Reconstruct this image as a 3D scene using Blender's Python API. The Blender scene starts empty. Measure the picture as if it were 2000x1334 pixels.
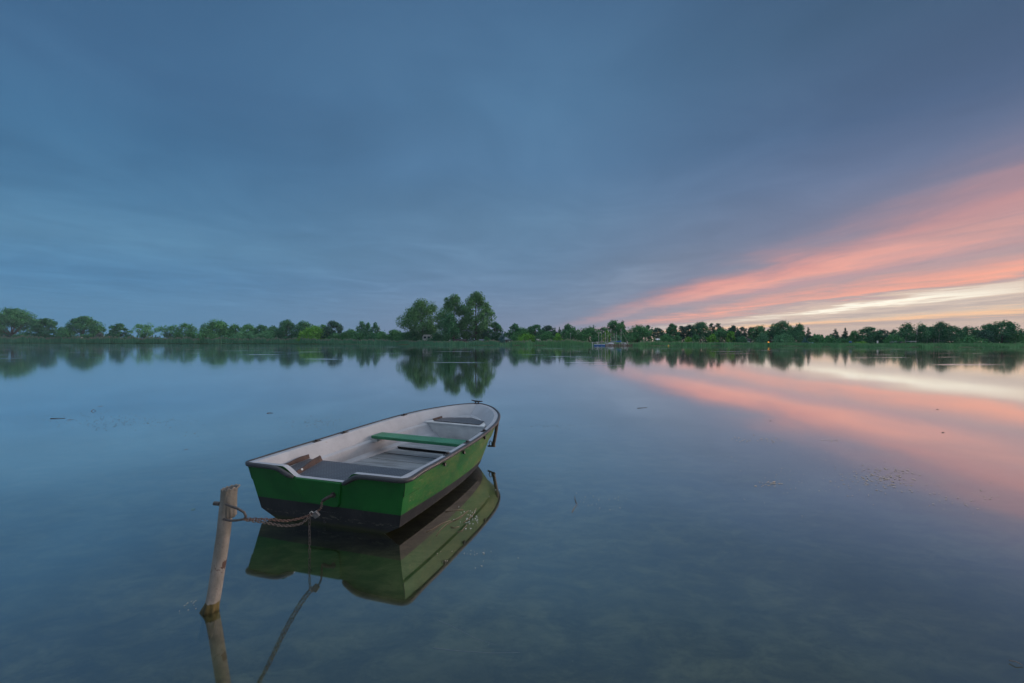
import bpy, math, random
import numpy as np
from mathutils import Vector, Matrix

R = math.radians
rng = np.random.default_rng(7)
random.seed(7)
scene = bpy.context.scene
COL = scene.collection
F, Y0, H = 888.9, 665.5, 1.5            # focal length in photo pixels, horizon row, eye height

def srgb(r, g, b):
    f = lambda c: (c/255/12.92 if c/255 <= .04045 else ((c/255+.055)/1.055)**2.4)
    return (f(r), f(g), f(b), 1.0)

# ------------------------------------------------------------------ objects
def tag(o, label=None, cat=None, group=None, kind=None):
    if label: o['label'] = label
    if cat: o['category'] = cat
    if group: o['group'] = group
    if kind: o['kind'] = kind
    return o

def empty(name, loc=(0, 0, 0), rz=0.0):
    o = bpy.data.objects.new(name, None); COL.objects.link(o)
    o.location = loc; o.rotation_euler = (0, 0, rz); o.empty_display_size = .2
    return o

class MB:
    """collects vertices and faces, then links them as ONE mesh object"""
    def __init__(s): s.v = []; s.f = []; s.m = []
    def add(s, vs, fs, mi=0):
        b = len(s.v); s.v += [tuple(map(float, v)) for v in vs]
        s.f += [tuple(b+i for i in f) for f in fs]; s.m += [mi]*len(fs)
    def box(s, x0, x1, y0, y1, z0, z1, mi=0):
        s.add([(x0,y0,z0),(x1,y0,z0),(x1,y1,z0),(x0,y1,z0),(x0,y0,z1),(x1,y0,z1),(x1,y1,z1),(x0,y1,z1)],
              [(0,3,2,1),(4,5,6,7),(0,1,5,4),(1,2,6,5),(2,3,7,6),(3,0,4,7)], mi)
    def prism(s, pts, z0, z1, mi=0):
        n = len(pts); top = lambda p: p[2] if len(p) > 2 else 0
        s.add([(p[0],p[1],z0+top(p)) for p in pts]+[(p[0],p[1],z1+top(p)) for p in pts],
              [tuple(range(n-1,-1,-1)), tuple(range(n,2*n))]+[(i,(i+1)%n,n+(i+1)%n,n+i) for i in range(n)], mi)
    def grid(s, rows, mi=0, closed=False, flip=False):
        n = len(rows[0]); vs = [p for r in rows for p in r]; fs = []
        for i in range(len(rows)-1):
            for j in range(n if closed else n-1):
                k = (j+1) % n
                q = (i*n+j, i*n+k, (i+1)*n+k, (i+1)*n+j)
                fs.append(q[::-1] if flip else q)
        s.add(vs, fs, mi)
    def tube(s, pts, rad, n=8, mi=0, cap=True, closed=False):
        pts = [Vector(p) for p in pts]; m = len(pts)
        rr = rad if isinstance(rad, (list, tuple)) else [rad]*m
        rows = []; ref = None
        for i, p in enumerate(pts):
            a = pts[(i-1) % m] if (closed or i > 0) else p
            b = pts[(i+1) % m] if (closed or i < m-1) else p
            d = (b-a).normalized() if (b-a).length > 1e-9 else Vector((0,0,1))
            if ref is None: ref = Vector((0,0,1)) if abs(d.z) < .9 else Vector((1,0,0))
            u = (ref-d*ref.dot(d)).normalized(); w = d.cross(u); ref = u
            rows.append([p+(u*math.cos(t)+w*math.sin(t))*rr[i] for t in [2*math.pi*k/n for k in range(n)]])
        b0 = len(s.v)
        if closed: rows.append(rows[0])
        s.grid(rows, mi, closed=True)
        if cap and not closed:
            e = b0+(m-1)*n
            s.f += [tuple(b0+k for k in range(n-1,-1,-1)), tuple(e+k for k in range(n))]; s.m += [mi, mi]
    def build(s, name, mats, parent=None, smooth=False, bevel=0.0, loc=None):
        me = bpy.data.meshes.new(name); me.from_pydata(s.v, [], s.f)
        for m in (mats if isinstance(mats, (list, tuple)) else [mats]): me.materials.append(m)
        me.polygons.foreach_set('material_index', s.m)
        if smooth: me.polygons.foreach_set('use_smooth', [True]*len(s.f))
        me.update()
        o = bpy.data.objects.new(name, me); COL.objects.link(o)
        if parent: o.parent = parent
        if loc is not None: o.location = loc
        if smooth and smooth != 'full':
            import bmesh
            bm = bmesh.new(); bm.from_mesh(me); bmesh.ops.remove_doubles(bm, verts=bm.verts, dist=1e-5)
            for e in bm.edges:
                if len(e.link_faces) == 2 and e.calc_face_angle(0) > R(38): e.smooth = False
            bmesh.ops.recalc_face_normals(bm, faces=bm.faces)
            bm.to_mesh(me); bm.free()
        if bevel:
            b = o.modifiers.new('bevel', 'BEVEL'); b.width = bevel; b.segments = 2; b.limit_method = 'ANGLE'; b.angle_limit = R(40)
        return o

def np_mesh(name, V, nq, mats, parent=None, mi=None, loc=None):
    """V: (nq*4,3) array of loose quads"""
    me = bpy.data.meshes.new(name); V = np.asarray(V, np.float32).reshape(-1, 3)
    me.vertices.add(len(V)); me.vertices.foreach_set('co', V.ravel())
    me.loops.add(nq*4); me.loops.foreach_set('vertex_index', np.arange(nq*4, dtype=np.int32))
    me.polygons.add(nq); me.polygons.foreach_set('loop_start', np.arange(0, nq*4, 4, dtype=np.int32))
    for m in (mats if isinstance(mats, (list, tuple)) else [mats]): me.materials.append(m)
    if mi is not None: me.polygons.foreach_set('material_index', np.asarray(mi, np.int32))
    me.update(); me.validate()
    o = bpy.data.objects.new(name, me); COL.objects.link(o)
    if parent: o.parent = parent
    if loc is not None: o.location = loc
    return o

# ------------------------------------------------------------------ node helpers
class NT:
    def __init__(s, tree): s.t = tree; s.n = tree.nodes; s.l = tree.links
    def new(s, typ, **kw):
        n = s.n.new(typ)
        for k, v in kw.items(): setattr(n, k, v)
        return n
    def put(s, sock, v):
        if isinstance(v, bpy.types.NodeSocket): s.l.new(v, sock)
        else: sock.default_value = v
    def math(s, op, a, b=None, c=None, clamp=False):
        n = s.new('ShaderNodeMath', operation=op, use_clamp=clamp)
        for i, v in enumerate((a, b, c)):
            if v is not None: s.put(n.inputs[i], v)
        return n.outputs[0]
    def mix(s, fac, a, b, blend='MIX'):
        n = s.new('ShaderNodeMix', data_type='RGBA', blend_type=blend)
        s.put(n.inputs[0], fac); s.put(n.inputs[6], a); s.put(n.inputs[7], b)
        return n.outputs[2]
    def ramp(s, fac, stops, interp='LINEAR'):
        n = s.new('ShaderNodeValToRGB'); r = n.color_ramp; r.interpolation = interp
        r.elements.remove(r.elements[1])
        for i, (p, c) in enumerate(stops):
            if i == 0: e = r.elements[0]; e.position = p
            else: e = r.elements.new(p)
            e.color = c if isinstance(c, (tuple, list)) else (c, c, c, 1)
        s.put(n.inputs[0], fac); return n.outputs[0]
    def smooth(s, v, a, b):
        n = s.new('ShaderNodeMapRange', interpolation_type='SMOOTHSTEP')
        s.put(n.inputs[0], v); n.inputs[1].default_value = a; n.inputs[2].default_value = b
        return n.outputs[0]
    def noise(s, vec, scale=1, detail=4, rough=.5, dim='3D', dist=0.0):
        n = s.new('ShaderNodeTexNoise', noise_dimensions=dim)
        if vec is not None: s.put(n.inputs['Vector'], vec)
        n.inputs['Scale'].default_value = scale; n.inputs['Detail'].default_value = detail
        n.inputs['Roughness'].default_value = rough; n.inputs['Distortion'].default_value = dist
        return n.outputs[0]
    def xyz(s, x, y, z):
        n = s.new('ShaderNodeCombineXYZ')
        for i, v in enumerate((x, y, z)): s.put(n.inputs[i], v)
        return n.outputs[0]
    def sep(s, v):
        n = s.new('ShaderNodeSeparateXYZ'); s.put(n.inputs[0], v); return n.outputs
    def coord(s, which='Object'): return s.new('ShaderNodeTexCoord').outputs[which]
    def scaled(s, v, sc):
        n = s.new('ShaderNodeVectorMath', operation='MULTIPLY'); s.put(n.inputs[0], v); n.inputs[1].default_value = sc
        return n.outputs[0]

def mat(name):
    m = bpy.data.materials.new(name); m.use_nodes = True
    t = NT(m.node_tree); t.p = m.node_tree.nodes['Principled BSDF']; t.out = m.node_tree.nodes['Material Output']
    m['t'] = 0
    return m, t

def paint(name, col, rough=.5, var=.25, scale=6, spec=.5, metal=0.0, bump=0.0, bscale=40, stops=None, streak=(1,1,1)):
    m, t = mat(name); c = t.scaled(t.coord(), streak)
    n = t.noise(c, scale, 5, .6)
    if stops: colr = t.ramp(n, stops)
    else:
        d = tuple(x*(1-var) for x in col[:3])+(1,); l = tuple(min(1, x*(1+var)) for x in col[:3])+(1,)
        colr = t.ramp(n, [(.3, d), (.7, l)])
    t.put(t.p.inputs['Base Color'], colr)
    t.p.inputs['Metallic'].default_value = metal; t.p.inputs['Specular IOR Level'].default_value = spec
    n2 = t.noise(c, scale*3, 4)
    t.put(t.p.inputs['Roughness'], t.math('ADD', t.math('MULTIPLY', n2, .3), rough-.15, clamp=True))
    if bump:
        b = t.new('ShaderNodeBump'); b.inputs['Strength'].default_value = bump; b.inputs['Distance'].default_value = .01
        t.put(b.inputs['Height'], t.noise(c, bscale, 5, .65)); t.put(t.p.inputs['Normal'], b.outputs[0])
    return m

# ------------------------------------------------------------------ world
SUN_AZ, SUN_EL = R(66), R(4.0)
w = bpy.data.worlds.new('World'); scene.world = w; w.use_nodes = True
t = NT(w.node_tree); bg = w.node_tree.nodes['Background']
D = t.coord('Generated'); dx, dy, dz0 = t.sep(D)
dz = t.math('MAXIMUM', dz0, 0.0)
hyp = t.math('SQRT', t.math('ADD', t.math('MULTIPLY', dx, dx), t.math('MULTIPLY', dy, dy)))
hz = t.math('DIVIDE', dx, t.math('MAXIMUM', hyp, .001))
zc = t.math('MAXIMUM', dz, .012)
u = t.math('DIVIDE', dx, zc); v = t.math('DIVIDE', dy, zc)          # position on a flat cloud deck one unit up
left = t.ramp(dz, [(0, srgb(91,137,170)), (.0735, srgb(86,136,173)), (.108, srgb(82,132,170)), (.166, srgb(90,137,170)), (.236, srgb(76,122,157)), (.322, srgb(68,112,148)), (.417, srgb(67,106,142)), (.6, srgb(64,100,134))])
mid = t.ramp(dz, [(0, srgb(128,140,163)), (.11, srgb(110,138,168)), (.16, srgb(103,135,165)), (.246, srgb(99,134,164)), (.344, srgb(90,128,162)), (.456, srgb(83,122,156)), (.57, srgb(77,114,148)), (.68, srgb(72,106,140))])
right = t.ramp(dz, [(0, srgb(202,180,168)), (.05, srgb(190,172,166)), (.12, srgb(165,155,160)), (.2, srgb(128,130,152)), (.28, srgb(104,118,148)), (.36, srgb(82,104,136)), (.5, srgb(68,94,122)), (.65, srgb(66,92,122))])
base = t.mix(t.smooth(hz, -.75, .02), left, mid)
base = t.mix(t.smooth(hz, -.02, .78), base, right)
# broad soft cloud folds
deck = t.xyz(t.math('MULTIPLY', u, .55), t.math('MULTIPLY', v, .30), 0.0)
n1 = t.noise(deck, 1.0, 4, .55, dist=.6)
n1b = t.noise(t.xyz(t.math('MULTIPLY', u, .9), t.math('MULTIPLY', v, .75), 3.7), 1.1, 5, .55, dist=1.0)
fold = t.math('ADD', t.math('MULTIPLY', t.math('SUBTRACT', n1, .5), .40), t.math('MULTIPLY', t.math('SUBTRACT', n1b, .5), .44))
fold = t.math('MULTIPLY', fold, t.smooth(dz, .01, .10))
base = t.mix(1.0, base, t.ramp(t.math('ADD', fold, .5), [(0, (.53,.56,.60,1)), (.5, (.92,.93,.97,1)), (1, (1.50,1.44,1.40,1))]), 'MULTIPLY')
# sunset bands: streaks that run away from the viewer on the same deck
sn = t.noise(t.xyz(t.math('MULTIPLY', u, .42), t.math('MULTIPLY', v, .27), 1.3), 1.0, 6, .6, dist=.9)
sn2 = t.noise(t.xyz(t.math('MULTIPLY', u, 1.3), t.math('MULTIPLY', v, .52), 7.1), 1.0, 5, .62, dist=.7)
warp = t.math('ADD', t.math('MULTIPLY', t.math('SUBTRACT', sn, .5), .46), t.math('MULTIPLY', t.math('SUBTRACT', sn2, .5), .26))
uw = t.math('MULTIPLY', u, t.math('ADD', 1.0, warp))
uw = t.math('ADD', uw, t.math('MULTIPLY', .32, t.math('SUBTRACT', 1.0, t.smooth(v, 2.3, 4.2))))
drift = t.math('MINIMUM', t.math('MAXIMUM', t.math('MULTIPLY', t.math('SUBTRACT', 12.5, v), .22), -1.0), 1.0)
uw = t.math('ADD', uw, t.math('MULTIPLY', drift, t.smooth(uw, 7.6, 9.0)))
ub = t.math('DIVIDE', uw, 30.0, clamp=True)
bands = t.ramp(ub, [(0/30, srgb(100,125,158)), (2.4/30, srgb(108,122,153)), (2.8/30, srgb(136,130,152)), (3.15/30, srgb(170,140,151)), (3.6/30, srgb(216,153,149)), (4.2/30, srgb(238,168,155)), (4.9/30, srgb(190,154,160)), (5.5/30, srgb(186,156,160)),
                    (6.3/30, srgb(226,163,152)), (7.4/30, srgb(250,172,150)), (8.1/30, srgb(192,165,165)), (9.4/30, srgb(222,196,178)), (9.95/30, (1.12,1.05,.88,1)), (10.45/30, (1.08,.98,.80,1)), (11.1/30, srgb(226,204,186)), (12.6/30, srgb(190,172,166)), (14/30, srgb(214,192,176)), (16/30, srgb(252,202,158)), (19/30, srgb(186,166,162)), (24/30, srgb(205,182,168)), (1, srgb(198,176,166))])
alpha = t.math('MULTIPLY', t.smooth(uw, 1.9, 3.3), t.smooth(dy, -.1, .3))
nearf = t.math('SUBTRACT', 1.0, t.math('MULTIPLY', t.math('SUBTRACT', 1.0, t.smooth(v, 2.8, 6.5)), t.math('MULTIPLY', .38, t.math('SUBTRACT', 1.0, t.smooth(uw, 5.6, 7.0)))))
wisp = t.noise(t.xyz(t.math('MULTIPLY', u, 1.0), t.math('MULTIPLY', v, .36), 5.2), 1.0, 6, .62, dist=1.1)
wf = t.math('ADD', .62, t.math('MULTIPLY', t.smooth(wisp, .30, .62), .42))
wf = t.math('MAXIMUM', wf, t.smooth(uw, 7.6, 8.8), clamp=True)
farf = t.math('SUBTRACT', 1.0, t.math('MULTIPLY', t.math('MULTIPLY', .62, t.smooth(v, 8.5, 15)), t.math('SUBTRACT', 1.0, t.smooth(uw, 5.5, 8.0))))
alpha = t.math('MULTIPLY', t.math('MULTIPLY', alpha, nearf), t.math('MULTIPLY', wf, farf))
cz = t.math('MULTIPLY', t.smooth(uw, 8.3, 9.3), t.math('SUBTRACT', 1.0, t.smooth(uw, 11.4, 12.4)))
cn = t.noise(t.xyz(t.math('MULTIPLY', u, .55), t.math('MULTIPLY', v, .22), 11.0), 1.0, 5, .62, dist=1.0)
keep = t.math('MULTIPLY', t.smooth(v, 6.6, 12.0), t.math('SUBTRACT', 1.0, t.math('MULTIPLY', .7, t.smooth(v, 16.0, 19.0))))
keep = t.math('MULTIPLY', keep, t.math('ADD', .70, t.math('MULTIPLY', .45, t.smooth(cn, .35, .55))), clamp=True)
cz = t.math('MULTIPLY', cz, t.math('SUBTRACT', 1.0, keep))
bands = t.mix(t.math('MULTIPLY', cz, .85), bands, srgb(212,188,174))
# farther along each band it thins out, so the left ends fade
thin = t.math('SUBTRACT', 1.0, t.math('MULTIPLY', t.smooth(v, 14, 40), t.smooth(t.math('MULTIPLY', u, -1.0), -16, -7)))
alpha = t.math('MULTIPLY', alpha, t.math('MAXIMUM', thin, .25))
col = t.mix(alpha, base, bands)
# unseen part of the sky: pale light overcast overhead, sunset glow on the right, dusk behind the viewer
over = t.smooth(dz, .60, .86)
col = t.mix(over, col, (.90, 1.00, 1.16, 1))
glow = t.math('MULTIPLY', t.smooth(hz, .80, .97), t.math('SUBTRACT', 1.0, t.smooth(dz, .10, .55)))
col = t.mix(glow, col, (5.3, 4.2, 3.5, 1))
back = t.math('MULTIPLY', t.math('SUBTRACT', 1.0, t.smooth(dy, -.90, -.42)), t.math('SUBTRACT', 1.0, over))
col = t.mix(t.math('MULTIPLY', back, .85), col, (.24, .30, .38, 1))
sky = t.new('ShaderNodeTexSky', sky_type='NISHITA', sun_disc=False)
sky.sun_elevation = SUN_EL; sky.sun_rotation = SUN_AZ
nish = t.mix(1.0, sky.outputs[0], (.003, .003, .003, 1), 'MULTIPLY')
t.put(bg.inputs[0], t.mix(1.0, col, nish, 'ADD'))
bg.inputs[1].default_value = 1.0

sun = bpy.data.lights.new('sun', 'SUN'); sun.energy = .9; sun.angle = R(18); sun.color = (1, .74, .66)
so = bpy.data.objects.new('sun', sun); COL.objects.link(so)
sd = Vector((math.sin(SUN_AZ)*math.cos(SUN_EL+.1), math.cos(SUN_AZ)*math.cos(SUN_EL+.1), math.sin(SUN_EL+.1)))
so.rotation_euler = sd.to_track_quat('Z', 'Y').to_euler(); so.location = (60, 30, 30)

# ------------------------------------------------------------------ camera
cam = bpy.data.cameras.new('camera'); cam.lens = 16; cam.sensor_width = 36; cam.clip_end = 20000; cam.clip_start = .05
co = bpy.data.objects.new('camera', cam); COL.objects.link(co)
co.location = (0, 0, H); co.rotation_euler = (R(90)-math.atan(1.5/F), 0, 0)
scene.camera = co
scene.view_settings.view_transform = 'Standard'; scene.view_settings.look = 'None'; scene.view_settings.exposure = 0; scene.view_settings.gamma = 1; scene.view_settings.use_curve_mapping = False

# ------------------------------------------------------------------ shore
PW = np.array([(-400,669.5),(0,670.3),(500,671.3),(640,672),(780,673),(880,674.3),(990,674.5),(1150,675),(1240,675.5),(1500,675.5),(1650,677.5),(1780,678.3),(2000,678.5),(2400,680)])
def shoreY(px): return F*H/(np.interp(px, PW[:,0], PW[:,1])-Y0)
def at(px, off=0.0):                      # point on the bank, off metres behind the waterline
    Y = shoreY(px); X = (px-1000)/F*Y; r = math.hypot(X, Y); k = (r+off)/r
    return X*k, Y*k
AZ = [(-180,6),(-150,9),(-125,20),(-100,90),(-75,190)]
for px in range(-400, 2401, 50):
    AZ.append((math.degrees(math.atan((px-1000)/F)), shoreY(px)*math.hypot((px-1000)/F, 1)))
AZ += [(72,120),(95,45),(120,14),(150,8),(180,6)]
AZ = np.array(sorted(AZ))
def shore_r(az): return np.interp(az, AZ[:,0], AZ[:,1])
GROUND = .55
def ground_z(X, Y):
    r = math.hypot(X, Y); rs = shore_r(math.degrees(math.atan2(X, Y))); d = r-rs
    return -.15+.70*min(1, max(0, (d+1)/5))

azs = np.linspace(-180, 180, 721)[:-1]
rows = []
fr = [.02,.1,.25,.45,.7,.88,.95,.98]
for a in azs:
    rs = shore_r(a); s_, c_ = math.sin(R(a)), math.cos(R(a)); line = []
    for f in fr:
        r = rs*f; dep = -(.11+.013*min(r, 60))
        dep = max(dep, -.15-(rs-r)*.10)
        line.append((s_*r, c_*r, dep))
    for d, z in [(-1,-.15),(0,-.02),(1.5,.2),(4,GROUND),(30,GROUND),(120,GROUND+.2),(350,GROUND+.2)]:
        line.append((s_*(rs+d), c_*(rs+d), z))
    rows.append(line)
rows.append(rows[0])
g = MB(); g.grid(rows, flip=False)
g.add([(0,0,-.11)]+[r[0] for r in rows], [(0,i+1,i+2) for i in range(len(rows)-1)])
mg, t = mat('ground')
pos = t.new('ShaderNodeNewGeometry').outputs['Position']
n = t.noise(t.scaled(pos, (1.0,1.5,1)), 3.6, 9, .74, dist=.35)
n2 = t.noise(t.scaled(pos, (.5,.9,1)), 1.1, 5, .6, dist=.6); n3 = t.noise(pos, 38, 3, .7)
bed = t.ramp(n, [(.28, (.010,.012,.006,1)), (.46, (.052,.050,.025,1)), (.60, (.110,.102,.054,1)), (.76, (.145,.134,.080,1))])
bed = t.mix(t.math('MULTIPLY', t.smooth(n2, .38, .72), .55), bed, (.008,.012,.005,1))
bed = t.mix(t.smooth(n3, .70, .78), bed, (.19,.18,.12,1))
n4 = t.noise(pos, .08, 5, .6)
land = t.ramp(n4, [(.3, (.05,.09,.03,1)), (.7, (.09,.13,.045,1))])
px_, py_, pz_ = t.sep(pos)
t.put(t.p.inputs['Base Color'], t.mix(t.smooth(pz_, -.1, .1), bed, land)); t.p.inputs['Roughness'].default_value = .95
tag(g.build('ground', mg, smooth=False), kind='structure')

# water sheet
wm = MB(); ring = []
for a in azs:
    r = shore_r(a)+1.2; ring.append((math.sin(R(a))*r, math.cos(R(a))*r, 0.0))
wm.add([(0,0,0)]+ring, [(0,(i+1)%len(ring)+1,i+1) for i in range(len(ring))])
mw, t = mat('water'); t.n.remove(t.p)
pos = t.new('ShaderNodeNewGeometry').outputs['Position']; X_, Y_, _ = t.sep(pos)
lw = t.new('ShaderNodeLayerWeight'); lw.inputs['Blend'].default_value = .5
refl = t.ramp(lw.outputs['Facing'], [(0, .03), (.3, .145), (.4, .225), (.5, .33), (.65, .505), (.79, .745), (.9, .92), (1, 1)], 'CARDINAL')
# wind-ruffled slicks: long thin patches out on the open lake
rip = t.noise(t.xyz(t.math('MULTIPLY', X_, .085), t.math('MULTIPLY', Y_, .50), 0.0), 1.0, 4, .55)
slick = t.math('MULTIPLY', t.smooth(rip, .62, .69), t.smooth(Y_, 18, 30))
rough = t.math('ADD', t.math('ADD', .045, t.math('MULTIPLY', t.smooth(Y_, 5, 40), .012)), t.math('MULTIPLY', slick, .22))
swell = t.noise(t.xyz(t.math('MULTIPLY', X_, .25), t.math('MULTIPLY', Y_, .35), 0.0), 1.0, 2, .5)
bp = t.new('ShaderNodeBump'); bp.inputs['Strength'].default_value = .05; bp.inputs['Distance'].default_value = .02
t.put(bp.inputs['Height'], swell)
gl = t.new('ShaderNodeBsdfGlossy'); gl.inputs['Color'].default_value = (.98,1,1,1); t.put(gl.inputs['Roughness'], rough); t.put(gl.inputs['Normal'], bp.outputs[0])
tr = t.new('ShaderNodeBsdfTransparent'); tr.inputs['Color'].default_value = (.82,.90,.78,1)
mx = t.new('ShaderNodeMixShader'); t.put(mx.inputs[0], refl); t.l.new(tr.outputs[0], mx.inputs[1]); t.l.new(gl.outputs[0], mx.inputs[2])
t.l.new(mx.outputs[0], t.out.inputs[0])
tag(wm.build('lake_water', mw), kind='structure')

# ================================================================== rowing boat
Gt=[0,.5,1.0,1.45,1.95,2.3,2.65,2.93,3.12,3.25,3.285]; Gw=[.785,.80,.795,.785,.745,.685,.575,.42,.27,.10,0]
Ct=[.06,.5,1.0,1.42,1.85,2.12,2.38,2.6,2.74,2.84,2.87]; Cw=[.675,.685,.68,.655,.60,.52,.40,.27,.16,.06,0]
Cz=[.07,.07,.07,.072,.08,.095,.12,.15,.18,.205,.215]
Kt=[.10,.5,1,1.42,1.85,2.1,2.35,2.55,2.7,2.8,2.85]; Kz=[-.055,-.065,-.07,-.07,-.06,-.045,-.01,.06,.12,.18,.21]
def cr(vals, q):                            # Catmull-Rom over the eleven knots
    n = len(vals)-1; x = min(max(q, 0), 1)*n; i = min(int(x), n-1); f = x-i
    p = lambda k: vals[min(max(k, 0), n)]
    a, b, c, d = p(i-1), p(i), p(i+1), p(i+2)
    if i == 0: a = 2*b-c
    return .5*((2*b)+(-a+c)*f+(2*a-5*b+4*c-d)*f*f+(-a+3*b-3*c+d)*f**3)
def zg(t): return .455+.10*(max(t, 0)/3.3)**2
NQ = 56
QS = [i/NQ for i in range(NQ+1)]
def outer(q, f, s=1, out=0.0):              # point on the outer skin, f = 0 at the gunwale, 1 at the chine
    tg, wg = cr(Gt, q), max(0, cr(Gw, q)-.02); tc, wc, zc = cr(Ct, q), max(0, cr(Cw, q)), cr(Cz, q)
    ff = f+.10*math.sin(math.pi*f)*(q**2)   # a little flare forward
    return Vector((s*(wg+(wc-wg)*f+out), tg+(tc-tg)*ff, zg(tg)+(zc-zg(tg))*f))
def plan(f):                                # outer plan curve of one height as list of (w,t,z), starboard
    return [outer(q, f) for q in QS]
def offset(curve, d):                       # move a plan curve inwards by d
    res = []
    for i, p in enumerate(curve):
        a = curve[max(i-1, 0)]; b = curve[min(i+1, len(curve)-1)]
        if i == len(curve)-1: b = Vector((-a.x, a.y, a.z))
        tx, ty = b.x-a.x, b.y-a.y; l = math.hypot(tx, ty) or 1
        nx, ny = -ty/l, tx/l
        q = Vector((p.x+nx*d, p.y+ny*d, p.z))
        if q.x < 0: q.x = 0
        res.append(q)
    return res

boat = empty('rowing_boat', (-1.499-.0238, 3.623+.0078, 0), R(-18.05))
tag(boat, 'small green and white rowing boat chained to a leaning post in shallow water', 'rowing boat')

# hull paint: green above, black antifouling below a straight waterline, chalky wear on the sides
m_hull, t = mat('hull_paint'); oc = t.coord(); ox, oy, oz = t.sep(oc)
green = t.ramp(t.noise(t.scaled(oc, (1,1,1)), 2.2, 6, .62, dist=.4), [(.30, (.002,.070,.012,1)), (.62, (.007,.115,.018,1))])
wear = t.math('ADD', t.math('MULTIPLY', t.noise(t.scaled(oc, (1,.8,2.4)), 2.0, 4, .55, dist=.5), .55), t.math('MULTIPLY', t.noise(t.scaled(oc, (6,6,14)), 4.0, 5, .7, dist=.3), .45))
sidef = t.smooth(t.math('ABSOLUTE', t.sep(t.new('ShaderNodeNewGeometry').outputs['Normal'])[0]), .30, .62)
onside = t.smooth(oy, .10, .16)
green = t.mix(t.math('MULTIPLY', t.math('MULTIPLY', t.smooth(wear, .36, .66), onside), .74), green, (.150,.155,.050,1))
scuff = t.math('MULTIPLY', t.smooth(t.noise(t.scaled(oc, (4,9,16)), 3.4, 5, .75), .60, .68), t.smooth(t.noise(oc, 2.6, 2), .50, .60))
green = t.mix(t.math('MULTIPLY', t.math('MULTIPLY', scuff, onside), .75), green, (.36,.33,.20,1))
black = t.ramp(t.noise(t.scaled(oc, (1,1,.3)), 6, 6, .65), [(.3, (.010,.012,.014,1)), (.7, (.028,.026,.028,1))])
wl = t.math('ADD', oz, t.math('MULTIPLY', oy, .02))
wl = t.math('ADD', wl, t.math('MULTIPLY', t.math('SUBTRACT', t.noise(oc, 9, 3), .5), .005))
slime = t.math('SUBTRACT', 1.0, t.smooth(t.math('ADD', oz, t.math('MULTIPLY', t.noise(oc, 14, 4), .03)), .02, .055))
black = t.mix(t.math('MULTIPLY', slime, .8), black, (.035,.038,.012,1))
scum = t.math('MULTIPLY', t.math('MULTIPLY', t.smooth(oz, .045, .06), t.math('SUBTRACT', 1.0, t.smooth(oz, .075, .10))), t.smooth(t.noise(t.scaled(oc, (3,3,9)), 9, 4, .7), .52, .66))
black = t.mix(t.math('MULTIPLY', scum, .55), black, (.16,.15,.11,1))
drip = t.math('MULTIPLY', t.smooth(t.noise(t.scaled(oc, (14,14,.8)), 2.2, 3, .6), .60, .74), .45)
black = t.mix(drip, black, (.055,.05,.045,1)); green = t.mix(t.math('MULTIPLY', drip, .55), green, (.012,.05,.02,1))
t.put(t.p.inputs['Base Color'], t.mix(t.smooth(wl, .171, .173), black, green))
t.put(t.p.inputs['Roughness'], t.math('ADD', .36, t.math('MULTIPLY', wear, .35))); t.p.inputs['Specular IOR Level'].default_value = .3
bp = t.new('ShaderNodeBump'); bp.inputs['Strength'].default_value = .18; bp.inputs['Distance'].default_value = .01
t.put(bp.inputs['Height'], t.noise(oc, 12, 5, .6)); t.put(t.p.inputs['Normal'], bp.outputs[0])

m_white = paint('white_gelcoat', (.64,.65,.65), .45, .13, 5, bump=.5, bscale=70)
m, t = mat('white_liner'); oc = t.coord(); m_liner = m
c0 = t.ramp(t.noise(oc, 4, 6, .65), [(.25, (.30,.32,.35,1)), (.6, (.38,.405,.44,1))])
c0 = t.mix(t.smooth(t.noise(t.scaled(oc, (3,3,7)), 4, 5, .7), .62, .78), c0, (.30,.285,.26,1))
t.put(t.p.inputs['Base Color'], c0); t.p.inputs['Roughness'].default_value = .5
bp = t.new('ShaderNodeBump'); bp.inputs['Strength'].default_value = .55; bp.inputs['Distance'].default_value = .006
t.put(bp.inputs['Height'], t.noise(oc, 55, 4, .7)); t.put(t.p.inputs['Normal'], bp.outputs[0])
m_rubber = paint('black_rubber', (.035,.036,.040), .5, .4, 9, bump=.3, bscale=30)
m_thwart = paint('green_wood_paint', (.022,.17,.075), .42, .3, 4, bump=.4, bscale=25, streak=(1,5,5))
m_board = paint('wet_grey_plank', (.20,.225,.245), .5, .45, 4, bump=.5, bscale=30, streak=(.6,4,4))
m_rust = paint('brown_rubber_edge', (.060,.034,.026), .7, .5, 14, bump=.4)
m_metal = paint('dark_cast_metal', (.055,.050,.048), .55, .4, 20, metal=.6, bump=.4)
m_galv = paint('bolt_metal', (.55,.5,.45), .35, .2, 30, metal=.9)
m_pale = paint('pale_bracket', (.50,.50,.49), .55, .2, 9, bump=.3)
m_mat, t = mat('ribbed_rubber_mat'); oc = t.coord(); ox, oy, oz = t.sep(oc)
def lines(x, pitch, wd):
    fr_ = t.math('FRACT', t.math('DIVIDE', t.math('ADD', x, 10.0), pitch))
    return t.math('LESS_THAN', fr_, wd)
gr = t.math('MAXIMUM', lines(ox, .028, .25), lines(oy, .034, .25))
mc = t.mix(gr, t.ramp(t.noise(oc, 7, 4), [(.3, (.075,.082,.10,1)), (.7, (.11,.118,.135,1))]), (.008,.008,.009,1))
t.put(t.p.inputs['Base Color'], mc); t.p.inputs['Roughness'].default_value = .42
bp = t.new('ShaderNodeBump'); bp.inputs['Strength'].default_value = .6; bp.inputs['Distance'].default_value = .004
t.put(bp.inputs['Height'], t.math('SUBTRACT', 1.0, gr)); t.put(t.p.inputs['Normal'], bp.outputs[0])

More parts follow.
